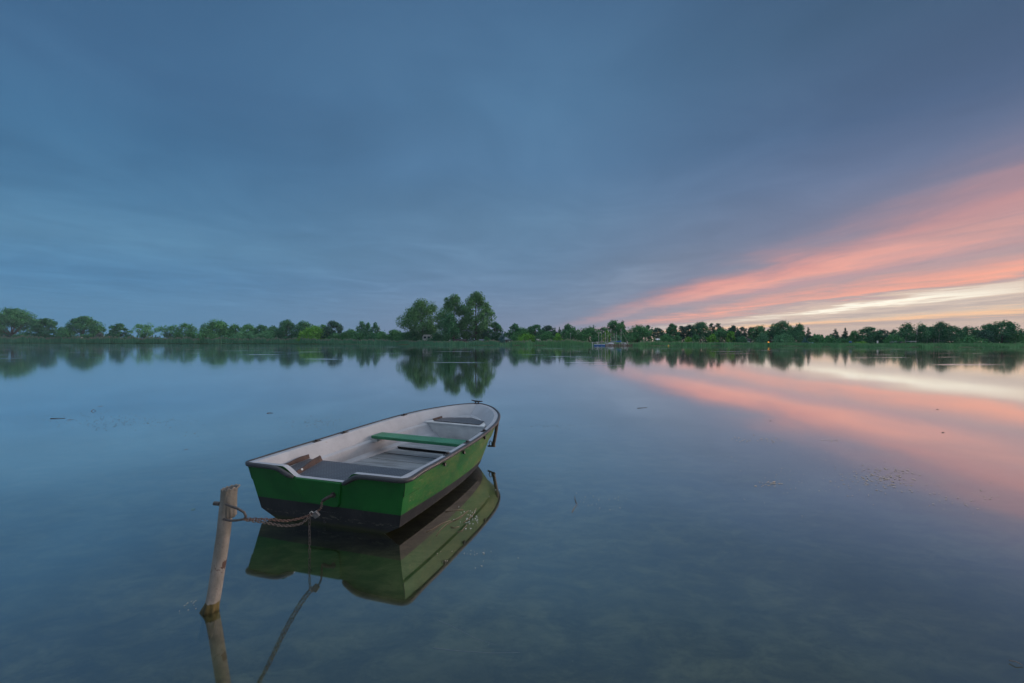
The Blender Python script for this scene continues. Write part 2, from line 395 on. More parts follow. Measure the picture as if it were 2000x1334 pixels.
# --- hull skin with the moulded strake and the rounded bilge
hb = MB()
FR = [(0,0),(.17,.004),(.34,.006),(.375,-.010),(.55,-.004),(.78,0),(1,0)]
for s in (1, -1):
    rows = [[outer(q, f, s, o if q < .97 else 0) for q in QS] for f, o in FR]
    bil = []; kee = []
    for q in QS:
        tc, wc, zc = cr(Ct, q), max(0, cr(Cw, q)), cr(Cz, q); tk, zk = cr(Kt, q), cr(Kz, q)
        bil.append(Vector((s*wc*.80, tc+(tk-tc)*.4, zc+(zk-zc)*.55))); kee.append(Vector((0, tk, zk)))
    rows += [bil, kee]
    hb.grid(rows, flip=(s > 0))
hull = hb.build('hull', m_hull, boat, smooth=True)

# --- transom with the motor cut-out
def ztop(s):
    b = .455+.012
    for a0, a1, x in ((-.40,-.25,s),(.315,.20,s)): pass
    if s < 0: k = min(1, max(0, (s+.395)/.14))
    else: k = min(1, max(0, (.315-s)/.12))
    k = k*k*(3-2*k)
    return b-.082*k
tb = MB(); NS = 64; of = []; inn = []
sarr = [-.765+1.53*i/NS for i in range(NS+1)]
def zbot(sb):
    a = abs(sb); return .07+(-.0+.0)*0 if a >= .675 else (np.interp(a, [0,.54,.675], [-.055,.0,.07]))
for k in range(9):
    r1, r2 = [], []
    for s in sarr:
        f = k/8; zt = ztop(s); sb = s*(.675/.765); zb = float(zbot(sb)); z = zt+(zb-zt)*f
        hgt = (.467-z)/.40; sx = s+(sb-s)*min(1, max(0, hgt)); y = .06*hgt
        r1.append(Vector((sx, y, z))); r2.append(Vector((sx*.985, y+.045, max(z, .1))))
    of.append(r1); inn.append(r2)
tb.grid(of, 0, flip=True)
tb.grid(inn, 1)
tb.grid([of[0], inn[0]], 1)
tb.build('transom', [m_hull, m_liner], boat, smooth=True)
# reinforcing pad under the cut-out, with a tapered left side and rounded lower corners
pd = MB()
padpts = [(-.262,.384),(-.20,.205),(-.185,.190),(.10,.172),(.135,.180),(.150,.20),(.185,.372),(.178,.380)]
yy = lambda z: .06*(.467-z)/.40
fr_ = [(x, yy(z)-.020, z) for x, z in padpts]; bk = [(x, yy(z)+.004, z) for x, z in padpts]
n = len(fr_); pd.add(fr_+bk, [tuple(range(n)), tuple(range(2*n-1, n-1, -1))]+[(i, n+i, n+(i+1)%n, (i+1)%n) for i in range(n)])
pd.build('motor_pad', m_hull, boat, bevel=.006)

# --- white liner: top ledge, upper wall, shelf, lower wall, second shelf, floor
lb = MB()
g0 = plan(0.0); g35 = plan(.34); g7 = plan(.70); g8 = plan(.80)
def atz(c, dz): return [Vector((p.x, p.y, p.z+dz)) for p in c]
L = [atz(offset(g0, .0), .012), atz(offset(g0, .012), .017), atz(offset(g0, .060), .015), atz(offset(g0, .074), .002),
     atz(offset(g35, .085), .02), atz(offset(g35, .090), .010), atz(offset(g35, .118), .0), atz(offset(g35, .126), -.012),
     atz(offset(g7, .085), .03), atz(offset(g7, .10), .018), atz(offset(g7, .135), .008), atz(offset(g8, .155), -.02)]
for s in (1, -1):
    rows = [[Vector((s*p.x, max(p.y, .03) if i > 3 else p.y, p.z)) for p in c] for i, c in enumerate(L)]
    last = rows[-1]; rows.append([Vector((0, p.y, .115)) for p in last])
    lb.grid(rows, flip=(s < 0))
lb.build('inner_liner', m_liner, boat, smooth=True)

# --- rubber rub rail round the gunwale, dipping into the cut-out ends
path = []
for i, q in enumerate(QS):
    if q < .03: continue
    p = outer(q, 0, 1, .002); path.append((p.x, p.y, p.z+.008))
def corner(s): return [(s*.783,.10,.457),(s*.785,.05,.457),(s*.776,.012,.457),(s*.745,-.012,.456),(s*.69,-.018,.456),(s*.60,-.018,.456)]
right_end = [(.50,-.018,.456),(.42,-.018,.455),(.36,-.018,.450),(.315,-.018,.435),(.275,-.018,.412),(.24,-.016,.392),(.215,-.012,.380)]
left_end = [(-.50,-.018,.455),(-.44,-.018,.450),(-.40,-.018,.440),(-.355,-.018,.420),(-.31,-.018,.402),(-.27,-.014,.390)]
full = (right_end[::-1]+corner(1)[::-1]+path[1:]+[(-x, y, z) for x, y, z in path[1:-1]][::-1]+corner(-1)+left_end)
rb = MB(); m_ = len(full)
rb.tube(full, [.012 if i in (0, m_-1) else .0195 for i in range(m_)], 10)
rb.build('rub_rail', m_rubber, boat, smooth='full')

sh = lambda x, y: y-.045*y*x                # the fittings sit slightly askew
def inner_w(tt, curve):                     # half breadth of an inner plan curve at station tt
    ys = [p.y for p in curve]; xs = [p.x for p in curve]
    return float(np.interp(tt, ys, xs))
m_pile_dark = paint('black_board_edge', (.012,.012,.013), .8, .3, 9)
# --- floorboards laid athwart
seams = [(.52,.795,.185),(.808,1.07,.183),(1.084,1.35,.186),(1.364,1.59,.184),(1.603,1.80,.186),(1.85,2.115,.205),(2.128,2.42,.204)]
for a, b, z in seams:
    fb = MB(); wa, wb = min(.63, inner_w(a, L[10])), min(.63, inner_w(b, L[10]))
    pts = [(-wa, sh(-wa, a)), (wa, sh(wa, a)), (wb, sh(wb, b)), (-wb, sh(-wb, b))]
    fb.prism(pts, z-.022, z); fb.m = [0, 0]+[1]*4; fb.build('floorboard', [m_board, m_pile_dark], boat)
# --- stern seat, its mats and the curled mat edges
ss = MB(); ws = inner_w(.5, L[4])
ss.prism([(-.66,.045),(.66,.045),(.665,.55),(-.665,.55)], .315, .352)
ss.box(-.60,.60,.50,.53,.19,.314)
ss.build('stern_seat', m_white, boat, bevel=.006)
def flat(pts, z, th, mats, name, parent): 
    b = MB(); b.prism(pts, z, z+th); return b.build(name, mats, parent)
flat([(-.335,.05),(.655,.05),(.66,.54),(-.485,.575)], .3555, .008, m_mat, 'stern_mat', boat)
flat([(-.595,.10),(-.36,.06),(-.515,.565),(-.655,.60)], .354, .006, m_mat, 'stern_mat', boat)
def flap(a, b, h0, h1, lean, name='curled_mat_edge'):
    mb_ = MB(); rows = []; N = 14
    for k, (o, hh) in enumerate(((0,0),(.4,.35),(.75,.75),(1.15,1.0),(1.12,1.04),(.6,.75),(.25,.35),(-.3,0))):
        row = []
        for i in range(N+1):
            f = i/N; h = h0+(h1-h0)*f
            x = a[0]+(b[0]-a[0])*f; y = a[1]+(b[1]-a[1])*f
            row.append(Vector((x+lean*o*h, y+.01*math.sin(f*9)*hh, .3635+h*hh+.004*math.sin(f*11)*hh)))
        rows.append(row)
    mb_.grid(rows, closed=False); return mb_.build(name, m_rust, boat, smooth='full')
flap((-.335,.06), (-.485,.575), .022, .048, -.55)
flap((-.60,.11), (-.655,.60), .030, .040, -.3)
bo = MB(); bo.tube([(-.392,.215,.372),(-.380,.205,.386)], .010, 10); bo.build('bolt', m_galv, boat, smooth=True)
# --- middle thwart on two brackets
th = MB(); th.prism([(-.612,1.525),(.60,1.43),(.60,1.645),(-.612,1.74)], .368, .402)
th.build('thwart', m_thwart, boat, bevel=.006)
for s in (-1, 1):
    br = MB(); y0 = 1.62-.045*1.6*s*.6
    br.prism([(s*.63,y0-.13),(s*.545,y0-.12),(s*.56,y0+.10),(s*.63,y0+.11)] if s > 0 else [(s*.63,y0+.11),(s*.56,y0+.10),(s*.545,y0-.12),(s*.63,y0-.13)], .325, .366)
    br.build('thwart_bracket', m_pale, boat, bevel=.008)
# --- bow seat: bulkhead, top, ribbed mat
bt = MB(); inn42 = L[4]
fr1 = [(-.45, 2.49), (.46, 2.385)]
topc = [(p.x-.004, p.y) for p in L[4] if p.y > 2.40]
pts = [(fr1[0][0],fr1[0][1]), (fr1[1][0],fr1[1][1])]+[(x, y) for x, y in topc if x > .002 and y > 2.44]+[(-x, y) for x, y in topc[::-1] if x > .002 and y > 2.52]
bt.prism(pts, .392, .418)
bt.add([(-.44,2.50,.392),(.45,2.395,.392),(.37,2.43,.17),(-.37,2.53,.17)], [(0,1,2,3)])
bt.add([(-.44,2.53,.392),(.45,2.425,.392),(.37,2.46,.17),(-.37,2.56,.17)], [(3,2,1,0)])
bt.build('bow_seat', m_white, boat, bevel=.008)
flat([(-.315,2.505),(.375,2.425),(.345,2.66),(.06,2.89),(-.30,2.77)], .4205, .008, m_mat, 'bow_mat', boat)
bf = MB(); bf.grid([[Vector((-.318,2.505,.428)),Vector((-.305,2.77,.428))],[Vector((-.338,2.51,.45)),Vector((-.322,2.77,.45))],[Vector((-.345,2.515,.45)),Vector((-.33,2.775,.45))],[Vector((-.328,2.505,.428)),Vector((-.315,2.77,.428))]])
bf.build('curled_mat_edge', m_rust, boat)
# --- oarlock pads on the ledge, pegs under the rail
for tq, s in ((.80,-1),(1.22,-1),(1.20,1),(.74,1),(2.28,-1),(1.72,1)):
    ol = MB(); p = [p for p in g0 if p.y >= tq][0]; z = p.z+.013
    x = p.x-.030
    ol.box(s*x-.022, s*x+.022, tq-.05, tq+.05, z, z+.008)
    ol.tube([(s*x, tq, z-.01), (s*x, tq, z+.022)], .016, 12)
    ol.build('oarlock_socket', m_metal, boat, bevel=.002)
for tq in (.60, 1.02, 1.62):
    pg = MB(); p = [p for p in g0 if p.y >= tq][0]
    pg.tube([(p.x-.01, tq, p.z-.03), (p.x+.016, tq, p.z-.032)], .008, 8); pg.box(p.x+.004, p.x+.020, tq-.012, tq+.012, p.z-.048, p.z-.018)
    pg.build('rail_peg', m_metal, boat)
# --- horn cleat on the stem, mooring pipe below the bow rail, eye bolt on the transom
cl = MB()
cl.box(-.035,.035,3.225,3.265,zg(3.25)+.016,zg(3.25)+.024)
for x in (-.022,.022): cl.tube([(x,3.245,zg(3.25)+.02),(x,3.245,zg(3.25)+.05)], .010, 8)
cl.tube([(-.095,3.262,zg(3.25)+.066),(-.05,3.252,zg(3.25)+.058),(0,3.245,zg(3.25)+.055),(.05,3.238,zg(3.25)+.056),(.095,3.232,zg(3.25)+.060)], [.006,.010,.012,.010,.006], 8)
cl.build('horn_cleat', m_metal, boat, smooth=True)
bp_ = MB()
bx, by = .615, 2.42
bp_.tube([(bx+.004, by, .475), (bx-.02, by, .32), (bx-.048, by-.01, .165)], .021, 12)
bp_.tube([(bx-.13, by+.02, .158), (bx-.02, by-.02, .172)], .011, 8)
bp_.tube([(bx-.098, by, .165), (bx-.108, by, .20), (bx-.092, by, .232), (bx-.070, by, .22), (bx-.072, by, .17)], .006, 6)
bp_.tube([(bx, by, .46), (bx-.05, by-.01, .465)], .012, 8)
bp_.build('mooring_pipe', paint('brown_iron', (.075,.055,.036), .65, .4, 14, bump=.5), boat, smooth=True)
ey = MB(); ez = .280
EYE = Vector((.112, yy(ez)-.02, ez))
ey.tube([(.112, EYE.y+.01, ez), (.112, EYE.y-.012, ez)], .022, 12)
ey.tube([(.112, EYE.y-.01, ez), (.104, EYE.y-.035, ez-.004), (.085, EYE.y-.055, ez-.016), (.060, EYE.y-.066, ez-.034)], [.012,.013,.014,.013], 8)
ey.build('mooring_eye', m_metal, boat, smooth=True)
dp = MB(); dp.tube([(-.02, yy(.03)-.008, .030), (-.02, yy(.03)+.01, .032)], .014, 12); dp.build('drain_plug', m_metal, boat, smooth=True)

# ================================================================== post and chains
m_post, t = mat('weathered_post'); oc = t.coord(); ox, oy, oz = t.sep(oc)
c0 = t.ramp(t.noise(t.scaled(oc, (1,1,.6)), 16, 6, .65), [(.25, (.13,.12,.105,1)), (.65, (.26,.24,.215,1))])
c0 = t.mix(t.math('MULTIPLY', t.smooth(t.noise(oc, 60, 3, .7), .58, .70), .7), c0, (.10,.075,.06,1))
crack = t.smooth(t.noise(t.scaled(oc, (1,1,.05)), 55, 3, .6), .60, .70)
c0 = t.mix(t.math('MULTIPLY', crack, .55), c0, (.06,.05,.042,1))
grime = t.math('MULTIPLY', t.smooth(oz, .22, .42), t.smooth(t.noise(oc, 9, 4, .6), .34, .56))
c0 = t.mix(t.math('MULTIPLY', grime, .62), c0, (.105,.100,.080,1))
patch = t.math('MULTIPLY', t.smooth(t.noise(t.scaled(oc, (1,1,.7)), 15, 5, .6, dist=.5), .56, .60), t.math('MULTIPLY', t.smooth(oz, .15, .20), t.math('SUBTRACT', 1.0, t.smooth(oz, .27, .33))))
c0 = t.mix(patch, c0, (.070,.036,.026,1))
wet = t.math('SUBTRACT', 1.0, t.smooth(t.math('ADD', oz, t.math('MULTIPLY', t.math('SUBTRACT', t.noise(t.scaled(oc, (1,1,.2)), 26, 3), .5), .06)), .050, .058))
c0 = t.mix(wet, c0, t.ramp(t.noise(t.scaled(oc, (1,1,.3)), 32, 4), [(.35, (.016,.018,.006,1)), (.62, (.10,.075,.020,1))]))
c0 = t.mix(t.math('SUBTRACT', 1.0, t.smooth(oz, -.03, 0)), c0, (.10,.10,.04,1))
t.put(t.p.inputs['Base Color'], c0); t.p.inputs['Roughness'].default_value = .8
bp = t.new('ShaderNodeBump'); bp.inputs['Strength'].default_value = .6; bp.inputs['Distance'].default_value = .006
t.put(bp.inputs['Height'], t.noise(oc, 45, 6, .65)); t.put(t.p.inputs['Normal'], bp.outputs[0])
BX, BY = -1.678, 2.533
post = empty('mooring_post', (BX, BY, 0)); tag(post, 'leaning weathered mooring post with a ragged flared rim, standing in the shallows', 'post')
pb = MB(); NA = 40; levels = [-.2,-.12,-.05,0,.02,.045,.08,.14,.2,.28,.36,.44,.52,.58,.625,.65,.664,.672,.676]
def lean(z): return Vector((.1350*z+.010*math.sin(z*5), .02*z, z))
rr = random.Random(3); rows = []
def prad(z, a):
    r = .0355-.0022*z+.0012*math.sin(3*a+z*9)+.001*math.sin(5*a-z*17)
    if -.03 < z < .05: r += (.05-max(z,-.02))*(.06+.10*math.sin(7*a+1)+.25*max(0, math.cos(a-3.6)))
    if z > .62: r += .013*((z-.62)/.056)**2*(1+.9*math.cos(a-.3))
    return r
jag = [.005*math.cos(2*math.pi*k/NA-.25)+.003*math.sin(k*1.9)+.002*math.sin(k*4.3) for k in range(NA)]
for z in levels:
    c = lean(z); kf = max(0, (z-.60)/.076)
    rows.append([c+Vector((prad(z, 2*math.pi*k/NA)*math.cos(2*math.pi*k/NA), prad(z, 2*math.pi*k/NA)*math.sin(2*math.pi*k/NA), jag[k]*kf*1.5)) for k in range(NA)])
top = rows[-1]; ct = lean(.676)
for sc_, dz_ in ((.88,.002),(.80,-.006),(.74,-.05),(.72,-.16)):
    rows.append([Vector((ct.x+(p.x-ct.x)*sc_, ct.y+(p.y-ct.y)*sc_, p.z+dz_)) for p in top])
rows.append([Vector((ct.x, ct.y, .50))]*NA)
pb.grid(rows, closed=True); pb.build('shaft', m_post, post, smooth='full')
m_chain = paint('rusty_chain_steel', (.075,.045,.036), .6, .6, 90, metal=.15, bump=.3, bscale=200)
m_steel = paint('grey_chain_steel', (.075,.066,.062), .55, .5, 70, metal=.25, bump=.3, bscale=200)
sb = MB(); pa = lean(.598); pc = lean(.528)
hook = [Vector((.030,-.03,.602)), Vector((.075,-.045,.592)), Vector((.110,-.045,.580)), Vector((.137,-.04,.560)), Vector((.145,-.035,.535)), Vector((.140,-.035,.527))]
hook = [Vector((h.x+.072, h.y, h.z)) for h in hook]
sb.tube(hook, .0065, 10)
low = [Vector((.095,-.035,.520)), Vector((.135,-.045,.516)), Vector((.17,-.045,.517)), Vector((.205,-.04,.521)), Vector((.214,-.035,.53))]
sb.tube([hook[-1], hook[-1]+Vector((.0,.0,-.004)), low[-1]], .0065, 10); sb.tube(low, .0065, 10)
sb.build('shackle', m_steel, post, smooth=True); nb = MB(); nb.tube([pa+Vector((-.040,0,-.01)), pa+Vector((-.072,0,-.008))], .012, 6); nb.build('nut', m_steel, post, smooth=True)

def to_world(p): return boat_M @ p
boat_M = Matrix.Translation(boat.location) @ Matrix.Rotation(R(-18.05), 4, 'Z')
eye_w = to_world(Vector((.058, EYE.y-.068, ez-.036)))
ring_w = Vector((BX+.208, BY-.037, .522))
PITCH = .0265
link = None
def link_mesh():
    b = MB(); pts = []; hl, hw_ = .0095, .0066
    for k in range(20):
        a = 2*math.pi*k/20
        pts.append((hw_*math.cos(a), 0, hw_*math.sin(a)+(hl if math.sin(a) >= 0 else -hl)*1.0))
    b.tube(pts, .0023, 7, closed=True); return b
def bez(ctrl, n=200):                        # Catmull-Rom through world points
    out = []
    P = [2*ctrl[0]-ctrl[1]]+list(ctrl)+[2*ctrl[-1]-ctrl[-2]]
    for i in range(1, len(P)-2):
        for k in range(n):
            f = k/n; a, b_, c, d = P[i-1], P[i], P[i+1], P[i+2]
            out.append(.5*((2*b_)+(-a+c)*f+(2*a-5*b_+4*c-d)*f*f+(-a+3*b_-3*c+d)*f**3))
    out.append(ctrl[-1]); return out
link_me = {}
def chain(label, ctrl, mt, group):
    c0 = ctrl[0]; root = empty('mooring_chain', c0); tag(root, label, 'chain', group)
    curve = bez(ctrl); acc = 0; nxt = PITCH*.5; k = 0; roll = random.uniform(0, 1)
    if mt.name not in link_me:
        o = link_mesh().build('chain_link', mt, root, smooth='full'); link_me[mt.name] = o.data; first = o
    else: first = None
    for a, b_ in zip(curve, curve[1:]):
        L_ = (b_-a).length
        while acc+L_ >= nxt:
            p = a+(b_-a)*((nxt-acc)/L_ if L_ else 0); d = (b_-a).normalized()
            if first is not None: o = first; first = None
            else: o = bpy.data.objects.new('chain_link', link_me[mt.name]); COL.objects.link(o); o.parent = root
            q = d.to_track_quat('Z', 'Y') @ Matrix.Rotation(R(25+90*(k % 2)+12*math.sin(k*1.3+roll*6)), 4, 'Z').to_quaternion()
            o.rotation_mode = 'QUATERNION'; o.rotation_quaternion = q; o.location = p-c0
            k += 1; nxt += PITCH
        acc += L_
    return root
V = Vector
lockp = V((-1.418, 3.24, .262))
chain('rusty steel chain running from the post shackle to the boat stern', [ring_w, V((-1.450,2.70,.440)), V((-1.440,2.92,.345)), V((-1.427,3.15,.283)), V((-1.405,3.33,.268)), eye_w], m_chain, 'mooring chains')
chain('grey steel chain slung just below the rusty one, ending at the padlock', [ring_w+V((.0,.0,-.004)), V((-1.452,2.68,.428)), V((-1.443,2.88,.328)), V((-1.430,3.08,.262)), lockp+V((-.012,-.01,-.002))], m_steel, 'mooring chains')
chain('loose steel chain hanging straight down from the padlock into the water', [lockp+V((-.022,.0,-.004)), lockp+V((-.026,0,-.10)), lockp+V((-.024,0,-.20)), lockp+V((-.026,.0,-.36)), lockp+V((-.02,.02,-.42))], m_steel, 'mooring chains')
lk = empty('padlock', lockp); tag(lk, 'square steel padlock joining the mooring chains', 'padlock')
lb_ = MB(); lb_.box(-.022,.022,-.0095,.0095,-.022,.022)
body = lb_.build('lock_body', paint('padlock_steel', (.22,.22,.23), .35, .3, 30, metal=.6), lk, bevel=.003, loc=(.020,0,.0))
body.rotation_euler = (R(25), R(52), R(20))
lb_ = MB(); lb_.tube([(.006,0,.010),(-.010,0,.022),(-.022,0,.014),(-.022,0,-.002),(-.004,0,-.012)], .0038, 8); lb_.build('lock_shackle', m_galv, lk, smooth=True)

# ================================================================== far bank
def leaf_mat(name, dark, light, trans=.14):
    m, t = mat(name); t.n.remove(t.p)
    geo = t.new('ShaderNodeNewGeometry'); oi = t.new('ShaderNodeObjectInfo')
    n = t.noise(t.coord(), .35, 3, .6)
    f = t.math('ADD', t.math('MULTIPLY', n, .6), t.math('ADD', t.math('MULTIPLY', geo.outputs['Random Per Island'], .45), t.math('MULTIPLY', oi.outputs['Random'], .18)))
    c = t.ramp(f, [(.30, dark+(1,)), (.85, light+(1,))])
    d = t.new('ShaderNodeBsdfDiffuse'); t.put(d.inputs[0], c); tl = t.new('ShaderNodeBsdfTranslucent'); t.put(tl.inputs[0], c)
    mx = t.new('ShaderNodeMixShader'); mx.inputs[0].default_value = trans
    t.l.new(d.outputs[0], mx.inputs[1]); t.l.new(tl.outputs[0], mx.inputs[2]); t.l.new(mx.outputs[0], t.out.inputs[0]); return m
LEAF = {
 'dark':  leaf_mat('dark_leaves', (0.032,0.114,0.061), (0.083,0.255,0.104)),
 'mid':   leaf_mat('green_leaves', (0.043,0.153,0.061), (0.105,0.308,0.104)),
 'light': leaf_mat('pale_willow_leaves', (0.073,0.209,0.113), (0.144,0.378,0.163)),
 'lime':  leaf_mat('yellow_green_leaves', (0.092,0.271,0.034), (0.187,0.446,0.065)),
 'warm':  leaf_mat('poplar_leaves', (0.055,0.147,0.061), (0.122,0.285,0.099)),
 'needle':leaf_mat('pine_needles', (0.025,0.077,0.055), (0.061,0.153,0.098), .1),
 'blue':  leaf_mat('blue_spruce_needles', (0.048,0.131,0.138), (0.092,0.233,0.227), .1),
 'dead':  leaf_mat('dry_twigs', (0.122,0.131,0.113), (0.187,0.215,0.178), .1),
}
m_bark = paint('bark', (.075,.062,.050), .9, .4, 5, bump=.4)
m_birch = paint('pale_birch_bark', (.42,.42,.40), .8, .5, 3, bump=.3)

def quads(centers, normals, size, rg):
    n = len(centers); nn = normals/np.maximum(1e-6, np.linalg.norm(normals, axis=1, keepdims=True))
    r = rg.normal(size=(n,3)); a = np.cross(nn, r); a /= np.maximum(1e-6, np.linalg.norm(a, axis=1, keepdims=True)); b = np.cross(nn, a)
    s1 = size*rg.uniform(.6, 1.35, (n,1)); s2 = s1*rg.uniform(.45, .9, (n,1))
    a *= s1*.5; b *= s2*.5
    return np.stack([centers-a, centers-b*.9, centers+a, centers+b], axis=1)

PROF = {
 'round': lambda h: np.sqrt(np.clip(1-(2*h-.86)**2/1.30, 0.02, 1)),
 'oak':   lambda h: np.clip((1-h)**.48*np.minimum(1, .72+h*2.2), 0, 1),
 'poplar':lambda h: np.clip(np.sin(np.pi*np.clip(.10+.88*h**.80, 0, 1))**.60, .05, 1),
 'birch': lambda h: np.clip(np.sin(np.pi*np.clip(.12+.86*h**.75, 0, 1))**.8, .05, 1),
 'spruce':lambda h: np.clip((1.08-h)*(.95+.30*((h*7) % 1 < .5)), .06, 1.2),
 'pine':  lambda h: np.clip(.45+.55*np.sin(np.pi*np.clip(h*1.0+.1, 0, 1)), .1, 1)*np.where(h > .9, .6, 1),
 'shrub': lambda h: np.sqrt(np.clip(1-h**2, .02, 1)),
 'dome':  lambda h: np.clip((1-h**2.2), 0.03, 1)**.5*np.minimum(1, .85+h),
 'willow':lambda h: np.clip(.25+1.0*h**.7, 0, 1)*np.clip((1.06-h)*5, 0, 1)**.5,
 'weep':  lambda h: np.clip((1-h**3), .03, 1)**.6,
}
#        crown base, clump radius rel. width, gappiness, vertical squash, trunk radius rel height
SPEC = {'round':(.10,.17,1.0,.85,.022),'oak':(.10,.13,.85,.55,.030),'poplar':(.12,.15,.95,1.0,.018),'birch':(.12,.20,.8,1.2,.012),
        'spruce':(.04,.22,1.3,.50,.015),'pine':(.28,.20,.85,.45,.018),'shrub':(0,.20,1.1,.8,.02),'dome':(.03,.15,1.1,.75,.025),'willow':(.28,.14,.55,.8,.040),'weep':(.02,.20,1.0,1.6,.02)}
def tree(name, px, ytop, wpx, kind, leaf, off, label, cat='tree', group=None, dens=1.0, bark=None, ybase=None, seed=None, stems=1):
    rg = np.random.default_rng(seed if seed is not None else int(px*7+ytop*13))
    X, Y = at(px, off); gz = ground_z(X, Y)-.05
    wpx = wpx*(1.14 if px > 985 and kind != 'spruce' else (.90 if px < 400 else 1.02)); Ht = H-(ytop-Y0)*Y/F-gz; W = wpx*Y/F*math.hypot(1, (px-1000)/F)**.3
    root = empty(name, (X, Y, gz), float(rg.uniform(0, 6.28))); tag(root, label, cat, group)
    cb, cr_, gap, sq, tr_ = SPEC[kind]
    area = wpx*(Y0-ytop+4)*.262*(1-cb)                     # area in render pixels
    rad = W*cr_
    nc = int(max(10, min(170, 34*gap*(Ht*(1-cb)/W+.35)**.9*(0.17/cr_)**1.6)))
    h = (np.arange(nc)+rg.uniform(0, 1, nc))/nc
    if kind in ('round','oak','dome','shrub'): h = h**.9
    prof = PROF[kind](h); th = rg.permutation(nc)*2.39996+rg.uniform(-.4, .4, nc)
    lob = 1+.14*np.sin(2*th+rg.uniform(0, 6))+.10*np.sin(3*th+rg.uniform(0, 6)+h*5)
    rho = np.sqrt(rg.uniform(.18, 1, nc))*np.maximum(0, prof*lob*W*.58-rad*.45)
    hc0 = Ht*cb; hh = Ht*(1-cb)
    C = np.stack([rho*np.cos(th), rho*np.sin(th), hc0+h*(hh-rad*sq*.8)+rad*sq*.25], axis=1)
    cr2 = rad*rg.uniform(.65, 1.30, nc)
    if kind == 'spruce': cr2 *= (1.25-h)*1.25
    N = int(np.clip(9.5*area*dens, 450, 20000)); size = (1.38*Y/455) if kind not in ('spruce','pine') else 1.1*Y/455
    wgt = cr2**2/np.sum(cr2**2); k = rg.choice(nc, N, p=wgt)
    d = rg.normal(size=(N,3)); d /= np.linalg.norm(d, axis=1, keepdims=True)
    rr_ = rg.uniform(.25, 1.0, (N,1))**.6*(1+.25*(rg.uniform(size=(N,1)) < .12))
    P = C[k]+d*rr_*cr2[k][:,None]*np.array([1,1,sq])
    if kind in ('weep','birch'): P[:,2] -= rg.uniform(0, .35, N)*cr2[k]*(1.6 if kind == 'weep' else .8)
    P[:,2] = np.maximum(P[:,2], .1)
    nr = d*.9+rg.normal(size=(N,3))*.55+np.array([0,0,.45])
    np_mesh('crown', quads(P, nr, size, rg), N, LEAF[leaf], root)
    tb_ = MB(); r0 = max(.07, Ht*tr_)
    bk = bark or m_bark
    for st in range(stems):
        ox_, oy_ = (0, 0) if stems == 1 else (rg.uniform(-.25, .25)*W, rg.uniform(-.25, .25)*W)
        lx, ly = rg.uniform(-.06, .06, 2)*Ht
        ht = Ht*(.82 if kind not in ('willow','oak','shrub','dome') else .50)
        pts = [(ox_, oy_, -.1), (ox_+lx*.2, oy_+ly*.2, ht*.3), (ox_+lx*.6, oy_+ly*.6, ht*.65), (ox_+lx, oy_+ly, ht)]
        tb_.tube(pts, [r0*1.25, r0, r0*.7, r0*.25], 6)
    if kind != 'spruce':
        for i in rg.choice(nc, min(nc, 16 if kind in ('willow','oak','poplar') else 8), replace=False):
            c = C[i]; zs = min(c[2]*.75, Ht*(.22 if kind in ('willow','oak') else .55))*rg.uniform(.7, 1)
            zs = max(zs, .02*Ht); f = min(1, zs/ht)
            s_ = (ox_+lx*f, oy_+ly*f, zs); mid_ = ((s_[0]+c[0])*.5, (s_[1]+c[1])*.5, (s_[2]+c[2])*.5-.04*Ht)
            tb_.tube([s_, mid_, tuple(c)], [r0*.45, r0*.28, r0*.10], 5)
    tb_.build('trunk', bk, root, smooth='full')
    return root

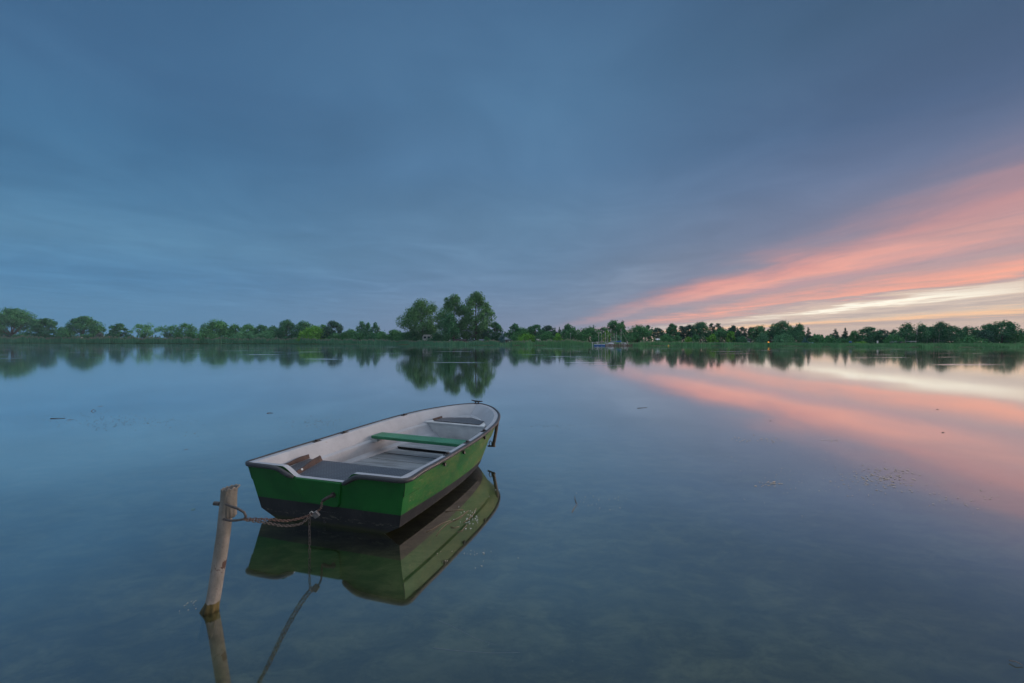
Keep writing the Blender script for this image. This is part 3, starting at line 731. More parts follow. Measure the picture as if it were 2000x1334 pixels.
T = [ # name, px, ytop, width, kind, leaf, metres behind the waterline, label
('oak_tree',22,602.5,112,'oak','dark',24,'broadest spreading oak at the far left end of the bank, cut by the picture edge',{}),
('oak_tree',88,622,50,'oak','dark',20,'low dark oak leaning out of the right side of the broadest spreading oak',{}),
('oak_tree',163,617.5,82,'oak','dark',22,'wide oak with a dark fork trunk, alone between the two leftmost gaps of sky',{}),
('broadleaf_tree',122,640,18,'round','mid',28,'small bushy tree tucked against the left side of the wide forked oak',{}),
('thorn_bush',196,650,20,'shrub','dead',16,'brownish leafless thorn bush under the right edge of the wide forked oak',{}),
('oak_tree',233,632,42,'oak','dark',20,'small umbrella shaped tree with a hollow light centre, right of the forked oak',{}),
('willow_tree',281,632,48,'willow','light',18,'pollard willow with bare limbs spread in a V above a thick stump',{'dens':.55}),
('willow_tree',331,635,36,'willow','light',18,'thin see-through willow leaning left beside the V shaped pollard',{'dens':.6}),
('broadleaf_tree',362,632,36,'round','mid',22,'airy rounded tree standing above the low flat bush',{'dens':.7}),
('shrub',347,650,22,'shrub','mid',14,'small shrub at the foot of the thin leaning willow',{}),
('shrub',374,648,32,'shrub','mid',12,'low flat layered bush left of the big round willow',{}),
('willow_tree',422,627,66,'dome','mid',18,'big round dense willow reaching down to the reeds',{}),
('broadleaf_tree',459,634,28,'round','mid',24,'modest tree joined to the right shoulder of the big round willow',{}),
('broadleaf_tree',486,634,30,'round','mid',26,'pale topped tree behind the two smooth mounded willow shrubs',{}),
('willow_shrub',474,647,54,'shrub','light',12,'left one of the two smooth mounded willow shrubs',{}),
('willow_shrub',520,647,44,'shrub','light',12,'right one of the two smooth mounded willow shrubs',{}),
('broadleaf_tree',510,634.5,26,'round','dark',26,'low dark tree behind the right mounded willow shrub',{}),
('broadleaf_tree',532,637,26,'round','dark',26,'low rounded tree just left of the double domed dark tree',{}),
('broadleaf_tree',560,625.5,42,'dome','dark',20,'double domed dark tree rising left of the bright yellow green tree',{}),
('broadleaf_tree',593,628.5,46,'dome','dark',24,'dark dome of a tree half hidden behind the bright yellow green tree',{}),
('lime_tree',613,636,54,'dome','lime',10,'bright yellow green tree, the brightest on the whole bank',{}),
('broadleaf_tree',630,634,20,'round','mid',24,'thin tree top showing between the bright yellow green tree and the bluish one',{}),
('broadleaf_tree',650,627,40,'dome','needle',18,'bluish dark tree with a pointed left tip, right of the bright yellow green tree',{}),
('shrub',653,651,24,'shrub','mid',11,'rounded shrub in front of the bluish pointed tree',{}),
('shrub',671,650,22,'shrub','mid',11,'small grey green shrub below the low round tree',{}),
('broadleaf_tree',684,643,28,'round','mid',22,'low round tree between the bluish pointed tree and the slim birches',{}),
('birch_tree',706,627,20,'birch','dark',18,'tallest and leftmost of the three slim birches, with a ragged tip',{'dens':.8}),
('birch_tree',719,630,16,'birch','dark',18,'middle one of the three slim birches',{'dens':.8}),
('birch_tree',733,629,17,'birch','dark',18,'rightmost of the three slim birches, beside the bare snag',{'dens':.75}),
('shrub',700,650,30,'shrub','mid',11,'broad shrub at the foot of the tallest slim birch',{}),
('shrub',727,650,28,'shrub','dark',11,'dark shrub under the rightmost slim birch',{}),
('shrub',745,648,26,'shrub','mid',12,'shrub right of the bare snag',{}),
('broadleaf_tree',770,644,30,'round','mid',20,'low bushy tree left of the poplars, with a small raised top',{}),
('shrub',788,651,34,'shrub','mid',12,'dense shrub under the outer left limbs of the widest poplar',{}),
('poplar_tree',825,584.5,78,'poplar','warm',18,'widest poplar, leftmost of the three giants in the middle of the bank',{'dens':.95}),
('poplar_tree',886,575.5,56,'poplar','warm',20,'middle one of the three giant poplars, narrow, with a bare dark trunk',{'dens':.95}),
('poplar_tree',930,572.5,57,'poplar','warm',18,'tallest and rightmost giant poplar with an upright split top',{'dens':.95}),
('birch_tree',878,612,40,'birch','dark',12,'drooping birch with a pale trunk below the middle giant poplar',{'bark':m_birch}),
('shrub',806,646,44,'shrub','mid',11,'shrub mass under the left side of the widest poplar',{}),
('shrub',852,651,34,'shrub','dark',11,'dark shrub right of the white caravan',{}),
('broadleaf_tree',942,628,26,'round','warm',20,'low leafy tree growing against the right side of the tallest poplar',{}),
('broadleaf_tree',967,629,26,'round','dark',26,'loose topped tree right of the three giant poplars',{}),
('pine_tree',953,641,24,'pine','needle',16,'dark leaning pine beneath the loose topped tree',{}),
('shrub',951,657,14,'shrub','mid',10,'little bright shrub in front of the dark leaning pine',{}),
('spruce_tree',982,645,14,'spruce','blue',16,'small blue spruce behind the grey shed',{}),
('broadleaf_tree',1006,632,22,'round','dark',24,'dark rounded tree standing just right of the grey shed',{}),
('broadleaf_tree',1019,641,30,'round','mid',18,'leafy tree right of the dark rounded one by the shed',{}),
('shrub',1003,655,18,'shrub','mid',10,'shrub close to the landing gap in the reeds',{}),
('shrub',1027,652,34,'shrub','lime',9,'wide yellowish bush behind the first reed clump',{}),
('broadleaf_tree',1046,633,24,'round','dark',20,'dark tree with a knobbly crown above the yellowish bush',{}),
('broadleaf_tree',1035,638,16,'round','dark',22,'narrow dark tree pressed against the knobbly crowned tree',{}),
('broadleaf_tree',1073,635,28,'round','needle',28,'greyish broad crown behind the middle bushes, left of the small spire',{}),
('spruce_tree',1092.5,637.5,10,'spruce','needle',28,'small pointed spire of a conifer between two rounded crowns',{}),
('shrub',1070,648,34,'shrub','mid',10,'large leafy bush behind the widest reed clump',{}),
('shrub',1090,652,20,'shrub','lime',10,'light bush in front of the small pointed spire',{}),
('broadleaf_tree',1110,634.5,25,'round','dark',26,'grey green crown with a flat top, right of the small spire',{}),
('broadleaf_tree',1117,643,28,'dome','mid',14,'rounded green tree in front of the flat topped crown',{}),
('willow_tree',1151,640,50,'dome','mid',14,'broad hemispherical willow left of the moored sailing boats',{}),
('pine_tree',1159,633.5,8,'spruce','needle',30,'thin conifer tip poking out above the broad hemispherical willow',{}),
('pine_tree',1176,640,18,'pine','needle',30,'dark pine tops between the hemispherical willow and the tall one at the masts',{}),
('broadleaf_tree',1185,646,14,'round','lime',12,'small pale tree right behind the dinghy masts',{}),
('broadleaf_tree',1201,627,32,'round','mid',20,'tall round tree rising over the masts of the moored boats',{}),
('birch_tree',1216,627.5,14,'birch','dark',22,'slender tree clinging to the right side of the tall tree over the masts',{'dens':.8}),
('shrub',1205,655,19,'shrub','light',9,'pale round shrub just behind the two tallest masts',{}),
('willow_tree',1246,637,56,'dome','mid',14,'large dome shaped willow right of the jetty',{}),
('pine_tree',1266,635,14,'pine','needle',24,'ragged dark pine behind the right edge of the large dome willow',{}),
('pine_tree',1285,640,26,'pine','needle',22,'open dark pines with sky showing between, right of the dome willow',{'dens':.8}),
('shrub',1300,655,30,'shrub','mid',9,'bush behind the yellow buoy',{}),
('broadleaf_tree',1313,632,28,'dome','dark',18,'smooth domed dark tree above the yellow buoy',{}),
('shrub',1322,655,16,'shrub','mid',9,'small bush right below the smooth domed dark tree',{}),
('pine_tree',1331,636.5,14,'pine','needle',24,'narrow pine right of the smooth domed tree',{}),
('pine_tree',1345,634.5,22,'round','needle',22,'brownish dark crown left of the ragged topped oak',{}),
('oak_tree',1368,630,36,'dome','dark',16,'large oak with a ragged top letting the orange sky through',{'dens':.9}),
('shrub',1345,658,15,'shrub','lime',8,'small yellow green bush, left of two in front of the ragged oak',{}),
('shrub',1358,654,15,'shrub','mid',8,'pointed green bush, right of two in front of the ragged oak',{}),
('pine_tree',1390,631.5,13,'pine','needle',22,'left one of two tall ragged pines against the orange sky',{'dens':.85}),
('pine_tree',1403,631,15,'pine','needle',22,'right one of two tall ragged pines against the orange sky',{'dens':.85}),
('broadleaf_tree',1409,641.5,36,'dome','mid',14,'leafy tree standing below the two tall ragged pines',{}),
('lime_tree',1428,647,15,'round','lime',11,'lime green small tree with an upright tip right of the two ragged pines',{}),
('shrub',1391,652,14,'birch','lime',10,'upright light green shrub left below the leafy tree',{}),
('birch_tree',1432,634.5,20,'birch','needle',22,'dark pointed tree behind the lime green small one',{}),
('pine_tree',1451,638,17,'pine','needle',18,'first of two open crowned pines before the weeping willow',{'dens':.8}),
('pine_tree',1467,639,17,'pine','needle',18,'second of two open crowned pines, touching the round tree',{'dens':.8}),
('broadleaf_tree',1483,637,30,'round','mid',16,'round green tree above the little weeping willow',{}),
('weeping_willow',1489,650,19,'weep','light',10,'little weeping willow with curtain branches left of the orange lamp',{}),
('shrub',1448,657,22,'shrub','dark',9,'dark undergrowth bush below the first open crowned pine',{}),
('broadleaf_tree',1526,628,42,'round','dark',18,'tallest broad dark tree right of the orange lamp',{}),
('broadleaf_tree',1508,645,22,'round','needle',16,'dark shaded tree directly over the orange lamp',{}),
('birch_tree',1544,635,11,'birch','dark',22,'thin see-through birch squeezed right of the tallest dark tree',{'dens':.6}),
('willow_shrub',1533,651,30,'shrub','light',9,'ball shaped pale willow bush below the tallest dark tree',{}),
('birch_tree',1560,632,24,'birch','dark',16,'full birch with a stepped crown left of the lone spruce',{}),
('spruce_tree',1579,637,13,'spruce','needle',14,'lone narrow spruce at the edge of the open gap',{}),
('spruce_tree',1572,658,10,'spruce','blue',10,'tiny blue conifer at the foot of the stepped birch',{}),
('shrub',1596,655,26,'shrub','mid',12,'low hedge-like bush right after the lone narrow spruce',{}),
('shrub',1620,658,30,'shrub','mid',12,'low flat bush in the middle of the open gap',{}),
('shrub',1645,661,26,'shrub','mid',10,'lowest bush in front of the twin spruces',{}),
('spruce_tree',1632,641,19,'spruce','needle',18,'left one of the twin spruces',{}),
('spruce_tree',1651,639.5,17,'spruce','needle',18,'right one of the twin spruces, slightly taller',{}),
('broadleaf_tree',1669,645,18,'birch','mid',16,'small pointed tree right of the twin spruces',{}),
('broadleaf_tree',1697,638.5,36,'dome','dark',14,'greyish broad tree right of the small yellow bush',{}),
('flowering_shrub',1682,668,20,'shrub','lime',7,'low yellow flowering bush at the water side',{}),
('broadleaf_tree',1724,644,23,'round','needle',16,'dark round tree between the greyish broad tree and the vans',{}),
('birch_tree',1746,643,14,'birch','dark',22,'thin topped tree behind the white van',{'dens':.7}),
('shrub',1744,654,28,'shrub','mid',10,'green bush behind the white van',{}),
('birch_tree',1773,631,31,'birch','dark',14,'first birch of the pale stemmed grove, beside the dark car',{'bark':m_birch,'stems':3}),
('birch_tree',1800,633,28,'birch','dark',14,'second birch of the pale stemmed grove, with a flat crown',{'bark':m_birch,'stems':2}),
('birch_tree',1836,628,30,'birch','dark',13,'tallest birch of the pale stemmed grove, with three white trunks',{'bark':m_birch,'stems':3}),
('birch_tree',1818,638,24,'round','dark',20,'dark filler tree between the second and the tallest pale stemmed birch',{}),
('broadleaf_tree',1858,636.5,28,'round','dark',15,'rounded tree at the right end of the pale stemmed grove',{}),
('broadleaf_tree',1890,637.5,30,'round','dark',16,'grey stemmed tree with a thin feathery top',{'dens':.85}),
('shrub',1893,658,42,'shrub','mid',9,'long green bush below the feathery topped tree',{}),
('pine_tree',1925,645,30,'pine','needle',12,'pine with low sweeping branches left of the last big tree',{}),
('broadleaf_tree',1932,632.5,24,'round','dark',18,'dark shoulder of foliage left of the last big tree',{}),
('broadleaf_tree',1957,626.5,40,'round','dark',13,'last big tree, tallest at the right end of the bank',{}),
('birch_tree',1973,628,14,'birch','dark',14,'narrow tufted tree on the right flank of the last big tree',{'dens':.75}),
('shrub',1988,652,28,'shrub','mid',10,'bush at the right picture edge, below the gap of pink sky',{}),
('broadleaf_tree',2001,649,14,'round','needle',22,'tree top cut by the right picture edge',{}),
]
for nm, px, yt, wp, kd, lf, off, lab, kw in T:
    tree(nm, px, yt, wp, kd, lf, off, lab, 'shrub' if ('shrub' in nm or 'bush' in nm) else 'tree', **kw)
# bare snag
X, Y = at(740, 16); b = MB(); Ht = H-(632-Y0)*Y/F-GROUND
b.tube([(0,0,-.2),(.2,0,Ht*.5),(.1,0,Ht)], [.16,.10,.02], 5)
for k in range(7): b.tube([(.15,0,Ht*(.4+.07*k)), (.15+(-1)**k*.7,0,Ht*(.55+.07*k))], [.05,.01], 4)
sn_ = b.build('dead_tree', paint('grey_dead_wood', (.16,.14,.13), .9), smooth='full', loc=(X, Y, GROUND)); tag(sn_, 'bare leafless snag standing right of the three slim birches', 'tree')

# thicket behind the trees and the far wood: masses nobody could count
def mass(name, rows_, N, leaf, label=None, size=None, seed=1, kind='stuff'):
    rg = np.random.default_rng(seed); P = []; S = []
    a = np.array(rows_, float); px = rg.uniform(a[0,0], a[-1,0], N); ht = np.interp(px, a[:,0], a[:,1]); of = np.interp(px, a[:,0], a[:,2])
    cl = .86+.14*np.sin(px*.31+2*np.sin(px*.11))+.10*np.sin(px*.83)
    for i in range(N):
        Y = shoreY(px[i]); X = (px[i]-1000)/F*Y; r = math.hypot(X, Y); k = (r+of[i]+rg.uniform(-2, 2))/r
        X *= k; Y *= k; top = H-(ht[i]-Y0)*Y/F-GROUND; z = GROUND+max(.1, top*cl[i])*rg.uniform(0, 1)**.7
        P.append((X, Y, z)); S.append(Y)
    P = np.array(P); nr = rg.normal(size=(N,3))+np.array([0,-.3,.5])
    q = quads(P, nr, 1.0, rg); c = P[:,None,:]; q = c+(q-c)*(np.array(S)*(size or 1.7)/455)[:,None,None]
    return tag(np_mesh(name, q, N, LEAF[leaf]), kind=kind)
mass('undergrowth', [(395,650,30),(500,648,30),(640,648,30),(760,650,28),(800,650,26),(860,652,26),(935,650,28),(975,651,30),(1000,645,28),(1100,642,30),(1180,642,34),(1260,642,28),(1400,641,26),(1500,644,24),(1575,648,22),(1585,653,22),(1600,655,30),(1680,655,24),(1760,652,24),(1850,645,24),(1960,646,22),(2060,652,22)], 26000, 'dark', seed=5)
mass('undergrowth', [(-100,658,30),(60,656,30),(95,654,28),(112,658,30),(140,658.5,30),(250,659.5,30),(395,657,30)], 1800, 'dark', seed=8)
mass('distant_woodland', [(-60,656,190),(110,656,190),(210,655,190),(260,653.5,190),(300,655,190),(400,655,190),(520,646,190),(700,646,190),(1000,646,190),(1180,644,190),(1300,644,190),(1580,653,150),(1610,653,150),(1700,652,150),(1800,650,150),(1990,650,150),(2100,650,150)], 9000, 'needle', size=1.6, seed=6)

# reeds along the water
RT = np.array([(-200,657),(0,657),(500,660),(640,661),(780,664),(850,665),(900,666.5),(945,665),(962,664),(980,668),(1000,664),(1035,664.5),(1042,668),(1048,664),(1110,663.2),(1150,665.5),(1160,669),(1245,669),(1250,667),(1300,666.5),(1450,669),(1500,670.5),(1700,672),(2000,673),(2200,673)])
def reeds(name, N, m_stem, m_tip, lo, hi, tipshare, seed, hs=1.0):
    rg = np.random.default_rng(seed); px = rg.uniform(lo, hi, N)
    gapm = ~(((px > 975) & (px < 997)) & (rg.uniform(size=N) < .9)) & ~((px > 1036) & (px < 1047) & (rg.uniform(size=N) < .6))
    px = px[gapm]; n = len(px); Y = np.array([shoreY(p) for p in px]); off = rg.uniform(0, 1, n)**1.2*6.0-1.2
    X = (px-1000)/F*Y; r = np.hypot(X, Y); k = (r+off)/r; X = X*k; Y = Y*k
    ytop = np.interp(px, RT[:,0], RT[:,1]); top = H-(ytop-Y0)*Y/F
    wav = .92+.13*np.sin(px*.13+1.7*np.sin(px*.047))+.10*np.sin(px*.71+2*np.sin(px*.19)); off = off+1.3+1.6*np.sin(px*.083+2.2*np.sin(px*.031))-.6; X = (px-1000)/F*Y*1.0; Y = np.array([shoreY(p) for p in px]); X = (px-1000)/F*Y; r = np.hypot(X, Y); k = (r+off)/r; X = X*k; Y = Y*k
    z0 = np.clip(-.15+.14*(off+1), -.15, .5); hgt = np.maximum(.5, (top-z0)*wav*rg.uniform(.72, 1.05, n)*hs)
    a = rg.uniform(-.9, .9, n); w_ = Y*.00115*rg.uniform(.6, 1.3, n); lx = rg.normal(0, .05, n)*hgt; ly = rg.normal(0, .05, n)*hgt
    cx, cy = np.cos(a)*w_*.5, np.sin(a)*w_*.5
    Q = np.stack([np.stack([X-cx, Y-cy, z0], 1), np.stack([X+cx, Y+cy, z0], 1), np.stack([X+cx*.35+lx, Y+cy*.35+ly, z0+hgt], 1), np.stack([X-cx*.35+lx, Y-cy*.35+ly, z0+hgt], 1)], 1)
    mi = np.zeros(n, int)
    tips = np.where(rg.uniform(size=n) < np.interp(px, tipshare[0], tipshare[1]))[0]
    b = Q[tips].copy(); c = (b[:,2]+b[:,3])*.5; tw = (w_[tips]*.55)[:,None]; th_ = (hgt[tips]*.16)
    e = np.stack([np.cos(a[tips]), np.sin(a[tips]), np.zeros(len(tips))], 1)*tw; up = np.zeros((len(tips),3)); up[:,2] = th_
    T2 = np.stack([c-e*.6-up*.9, c+e*.6-up*.9, c+e+up*.2, c-e+up*.2], 1)
    allq = np.concatenate([Q, T2]); mi = np.concatenate([mi, np.ones(len(tips), int)])
    return tag(np_mesh(name, allq, len(allq), [m_stem, m_tip], mi=mi), kind='stuff')
m_reed = leaf_mat('reed_stems', (.085,.25,.14), (.17,.40,.22), .3)
m_reedg = leaf_mat('green_reed_stems', (.085,.24,.10), (.17,.40,.17), .3)
m_tip = leaf_mat('reed_plumes', (.24,.20,.17), (.38,.32,.27), .3)
reeds('reeds', 26000, m_reed, m_tip, -180, 1000, ([-200,640,800,940,950,1000],[.38,.34,.22,.15,.5,.4]), 11)
reeds('reeds', 21000, m_reedg, m_tip, 985, 2180, ([985,1150,1400,1480,2200],[.28,.26,.22,.05,.03]), 12)
# lily pads in a thin strip before the left reeds
rg = np.random.default_rng(4); N = 3200; px = rg.uniform(-120, 655, N); px = px[rg.uniform(size=N) < np.clip((665-px)/60, 0, 1)]; n = len(px)
Y = np.array([shoreY(p) for p in px]); X = (px-1000)/F*Y; r = np.hypot(X, Y); k = (r-1.4-rg.uniform(0, 4.5, n))/r; X *= k; Y *= k
s_ = rg.uniform(.22, .5, n); ang = rg.uniform(0, 6.28, n); zz_ = rg.uniform(.05, .22, n)
Q = np.stack([np.stack([X+np.cos(ang+j*1.5708)*s_, Y+np.sin(ang+j*1.5708)*s_, zz_+.05*np.cos(ang+j*1.57)], 1) for j in range(4)], 1)
tag(np_mesh('lily_pads', Q, n, leaf_mat('lily_leaves', (.11,.19,.06), (.20,.30,.10), .1)), kind='stuff')

# ------------------------------------------------------------------ evening haze over the lake
hz_ = MB(); hz_.box(-520, 520, -60, 520, -2.5, 46)
m, t = mat('haze_air'); t.n.remove(t.p)
pv = t.new('ShaderNodeVolumePrincipled'); pv.inputs['Color'].default_value = (.58,.82,.96,1); pv.inputs['Density'].default_value = .00022
t.l.new(pv.outputs[0], t.out.inputs['Volume'])
tag(hz_.build('haze', m), kind='stuff')

# ================================================================== jetty and moored boats
def wpt(px, py, Y): return ((px-1000)/F*Y, Y, H-(py-Y0)*Y/F)
m_plank = paint('brown_jetty_planks', (.20,.135,.10), .85, .35, 3)
m_wpaint = paint('white_boat_paint', (.72,.73,.74), .4, .08, 3)
m_blue = paint('blue_plastic', (.025,.12,.34), .5, .2, 3)
m_mast = paint('pale_mast_alloy', (.42,.41,.40), .4, .1, 3)
m_dkwin = paint('dark_window', (.03,.035,.04), .2, .1)
m_pile = paint('dark_pile', (.09,.07,.055), .9)
JY = 134.0; PX = JY/F
jx0, jx1 = (1172-1000)*PX, (1243-1000)*PX
jt = empty('jetty', ((jx0+jx1)/2, JY, 0)); tag(jt, 'long low brown plank jetty running along the reeds beside the moored boats', 'jetty')
L2 = (jx1-jx0)/2
b = MB(); b.box(-L2, L2, -.7, .7, .28, .42); b.box(-L2, L2, -.74, -.70, .10, .40); b.build('deck', m_plank, jt)
for k in range(9):
    x = -L2+.2+(2*L2-.4)*k/8; b = MB(); b.tube([(x,-.62,-1.0),(x,-.62,.62)], .09, 8); b.build('pile', m_pile, jt, smooth=True)
fx0, fx1 = (1159-1000)*PX, (1180-1000)*PX
fl = empty('pontoon', ((fx0+fx1)/2, JY-1.1, 0)); tag(fl, 'blue floating pontoon at the left end of the brown jetty', 'pontoon')
L3 = (fx1-fx0)/2
for k in range(3):
    a0 = -L3+2*L3*k/3; b = MB(); b.box(a0+.06, a0+2*L3/3-.06, -.8, .8, -.08, .40); b.build('float_block', m_blue, fl, bevel=.06)
b = MB(); b.box(-L3, L3, -.78, .78, .41, .47); b.build('deck', m_wpaint, fl)
# bathing frame on the bank end
sx, sy, _ = wpt(1162, 670, JY+2.5)
sh_ = empty('landing_frame', (sx, sy, 0)); tag(sh_, 'thin white open frame standing behind the blue pontoon', 'frame')
b = MB()
for x in (-.75, .75):
    for y in (-.4, .4): b.tube([(x,y,-.3),(x,y,1.02)], .04, 6)
b.build('leg', m_wpaint, sh_) if False else None
for x in (-.75, .75):
    for y in (-.4, .4):
        b = MB(); b.tube([(x,y,-.3),(x,y,1.0)], .04, 6); b.build('leg', m_wpaint, sh_)
b = MB(); b.box(-.95,.95,-.5,.5,1.0,1.06); b.build('top', m_wpaint, sh_)

def hull_mesh(L, B, D):
    b = MB(); rows = []
    for f, wd, z in ((0,0,-.06),(.35,.62,.02),(.8,.95,D*.75),(1,1,D)):
        row = []
        for i in range(17):
            q = i/16; x = -L/2+L*q; w_ = B/2*(1-abs(2*q-.85)**2.6*.55 if q < .5 else (1-((q-.5)*2)**2.4)); w_ = max(0, w_)*wd
            row.append(Vector((x-.02*z, -w_, z+.10*max(0, q-.6)*f)))
        rows.append(row)
    b.grid(rows); b.grid([[Vector((p.x,-p.y,p.z)) for p in r] for r in rows], flip=True)
    b.grid([rows[-1], [Vector((p.x,-p.y,p.z)) for p in rows[-1]]])
    b.grid([[r[0] for r in rows], [Vector((r[0].x,-r[0].y,r[0].z)) for r in rows]])
    return b
def sailboat(px, ytop, lpx, label, sailcol=None, stay=True, cabin=True, yoff=0.0, flip=1, mastx=0.1, cat='sailing boat', grp='sailing boats at the jetty'):
    Y = JY+2.1+yoff; X = (px-1000)/F*Y; L_ = lpx*Y/F; top = H-(ytop-Y0)*Y/F
    r_ = empty('sailing_boat', (X-flip*mastx*L_, Y, 0), 0 if flip > 0 else math.pi); tag(r_, label, cat, grp)
    hull_mesh(L_, L_*.34+.3, .62 if cabin else .50).build('hull', m_wpaint, r_, smooth=True)
    mx_ = mastx*L_
    b = MB(); b.tube([(mx_,0,.3),(mx_,0,top)], [.06,.04], 8); b.build('mast', m_mast, r_, smooth=True)
    if cabin:
        b = MB(); b.prism([(-.12*L_,-.42),(.26*L_,-.30),(.26*L_,.30),(-.12*L_,.42)], .55, .95); cbn = b.build('cabin', m_wpaint, r_, bevel=.05)
        b = MB(); b.box(-.08*L_,.18*L_,-.44,-.40,.70,.84); b.build('cabin_window', m_dkwin, cbn)
    b = MB(); b.tube([(mx_,0,1.15),(mx_-.46*L_,0,1.10)], .05, 8); b.build('boom', m_mast, r_, smooth=True)
    if sailcol:
        b = MB(); b.tube([(mx_-.02,0,1.50),(mx_-.1,0,1.30),(mx_-.25*L_,0,1.24),(mx_-.44*L_,0,1.18)], [.10,.20,.16,.08], 10); b.build('sail_cover', sailcol, r_, smooth=True)
    if stay:
        b = MB(); b.tube([(mx_,0,top*.95),(L_*.49,0,.66)], .018, 4); b.build('forestay', m_mast, r_)
        b = MB(); b.tube([(mx_,0,top*.97),(-L_*.49,0,.62)], .014, 4); b.build('backstay', m_mast, r_)
    return r_
m_bcover = paint('blue_sail_cover', (.02,.16,.50), .7, .2, 4)
m_gcover = paint('grey_green_sail_cover', (.18,.28,.28), .7, .2, 4)
sailboat(1169.4, 648, 13, 'slim white dinghy behind the blue pontoon, its mast leftmost of the eight', None, False, False, .2)
sailboat(1175.4, 648, 13, 'slim white dinghy whose mast stands second from the left of the eight', None, False, False, 1.4)
sailboat(1182.4, 648, 13, 'white dinghy with a slanting stay, third mast from the left', None, True, False, .4)
sailboat(1187.2, 648.4, 13, 'white dinghy hidden behind the sloop with the grey green cover', None, False, False, 2.2)
sailboat(1193.2, 642, 24, 'white sloop with tall mast, long stays and a grey green sail cover', m_gcover, True, True, -.2, -1, .08)
sailboat(1199.6, 650.8, 12, 'dinghy with the shortest mast of the eight', None, False, False, 1.8)
sailboat(1203.8, 648, 12, 'dinghy moored in the gap between the two tall masted sloops', None, False, False, 1.0)
sailboat(1213, 642, 24, 'white sloop with a bright blue sail cover, rightmost of the moored boats', m_bcover, True, True, -.2, 1, -.10)
bx_, by_, _ = wpt(1225, 670, JY+1.2)
b = MB(); b.tube([(0,0,-.5),(0,0,1.25)], .10, 8); b.tube([(0,0,1.25),(0,0,1.32)], .12, 8)
tag(b.build('mooring_pile', m_mast, smooth=True, loc=(bx_, by_, 0)), 'pale mooring pile at the stern of the sloop with the blue cover', 'post')
# buoy
X, Y, _ = wpt(1305.5, 675.8, 128)
by0 = empty('buoy', (X, Y, 0)); tag(by0, 'small yellow buoy floating in front of the right reeds', 'buoy')
b = MB(); b.tube([(0,0,-.1),(0,0,.0),(0,0,.18),(0,0,.34),(0,0,.42)], [.09,.16,.19,.12,.03], 12); b.build('float', paint('yellow_plastic', (.60,.42,.03), .4, .1), by0, smooth=True)
b = MB(); b.tube([(0,0,.40),(0,0,.58)], .03, 6); b.build('mast', m_dkwin, by0)

# ================================================================== buildings and small things on the bank
def bank(px, off): 
    X, Y = at(px, off); return X, Y, ground_z(X, Y)
def shed(name, px, off, wpx, ytop, depth, wall, roof, label, cat, pitch=.25, doors=(), wins=(), winmat=None):
    X, Y, gz = bank(px, off); W = wpx*Y/F; Ht = H-(ytop-Y0)*Y/F-gz; hw = Ht*(1-pitch)
    r_ = empty(name, (X, Y, gz), -math.atan2(X, Y)*.3); tag(r_, label, cat)
    b = MB(); b.box(-W/2, W/2, 0, depth, -.3, hw); wo = b.build('wall', wall, r_)
    b = MB(); e = .25; rows = [[Vector((-W/2-e,-e,hw+.01)), Vector((W/2+e,-e,hw+.01))], [Vector((-W/2-e,depth/2,Ht)), Vector((W/2+e,depth/2,Ht))], [Vector((-W/2-e,depth+e,hw+.01)), Vector((W/2+e,depth+e,hw+.01))]]
    b.grid(rows); b.grid([[p-Vector((0,0,.09)) for p in r] for r in rows], flip=True)
    for j in (0, 1):
        top_ = [rows[i][j] for i in range(3)]; b.grid([top_, [p-Vector((0,0,.09)) for p in top_]])
    for i in (0, 2):
        b.grid([rows[i], [p-Vector((0,0,.09)) for p in rows[i]]])
    b.add([(-W/2,.02,hw),(-W/2,depth/2,Ht-.10),(-W/2,depth-.02,hw)], [(0,1,2)]); b.add([(W/2,.02,hw),(W/2,depth/2,Ht-.10),(W/2,depth-.02,hw)], [(0,2,1)])
    b.build('roof', roof, r_)
    for x0, x1, z1 in doors: b = MB(); b.box(x0*W, x1*W, -.05, .02, 0, z1*hw); b.build('door', m_pile, r_)
    for x0, x1, z0, z1 in wins:
        b = MB(); b.box(x0*W, x1*W, -.05, .02, z0*hw, z1*hw); b.build('window', winmat or m_wpaint, r_)
    return r_
m_gwall = paint('grey_wood_wall', (.20,.20,.20), .85, .25, 2); m_groof = paint('slate_blue_roof', (.15,.19,.24), .7, .2, 2)
m_dwall = paint('dark_wood_wall', (.05,.035,.03), .9, .3, 2); m_droof = paint('dark_felt_roof', (.06,.06,.065), .9, .25, 2)
m_red = paint('dark_red_paint', (.13,.022,.022), .6, .25, 3); m_cream = paint('cream_wall', (.52,.50,.46), .8, .1, 2)
shed('boat_shed', 993, 9, 12, 660, 3.2, m_gwall, m_groof, 'grey lakeside shed with a slate blue roof at the landing gap', 'shed', .3, ((-.42,-.2,.8),), ((.05,.30,.35,.7),))
shed('boat_house', 897, 11, 24, 662, 3.5, m_dwall, m_droof, 'long low dark boat house between the poplar trunks', 'boat house', .35, ((-.2,.0,.8),), ((.1,.28,.3,.8),), paint('olive_shutter', (.20,.22,.04), .8))
shed('garden_hut', 944, 10, 15, 662.5, 3, m_dwall, m_groof, 'low hut with a pale grey roof right of the tallest poplar', 'hut', .35, (), ((-.25,-.05,.3,.7),))
shed('garden_hut', 1052, 8, 4.5, 661.8, 2.2, m_gwall, m_cream, 'tiny white roofed hut at the left end of the widest reed clump', 'hut', .3)
shed('garden_hut', 1287, 14, 9, 661, 3, m_red, m_wpaint, 'small red hut with a pale roof under the open dark pines', 'hut', .3, ((-.1,.12,.8),))
shed('garden_hut', 1516, 12, 12, 663, 3, m_red, m_droof, 'dark red hut under the tallest dark tree', 'hut', .3, ((.1,.3,.8),))
shed('summer_house', 1461, 14, 10, 661, 3, m_gwall, m_droof, 'grey summer house in the shade left of the weeping willow', 'hut', .3, (), ((-.3,.3,.35,.7),))
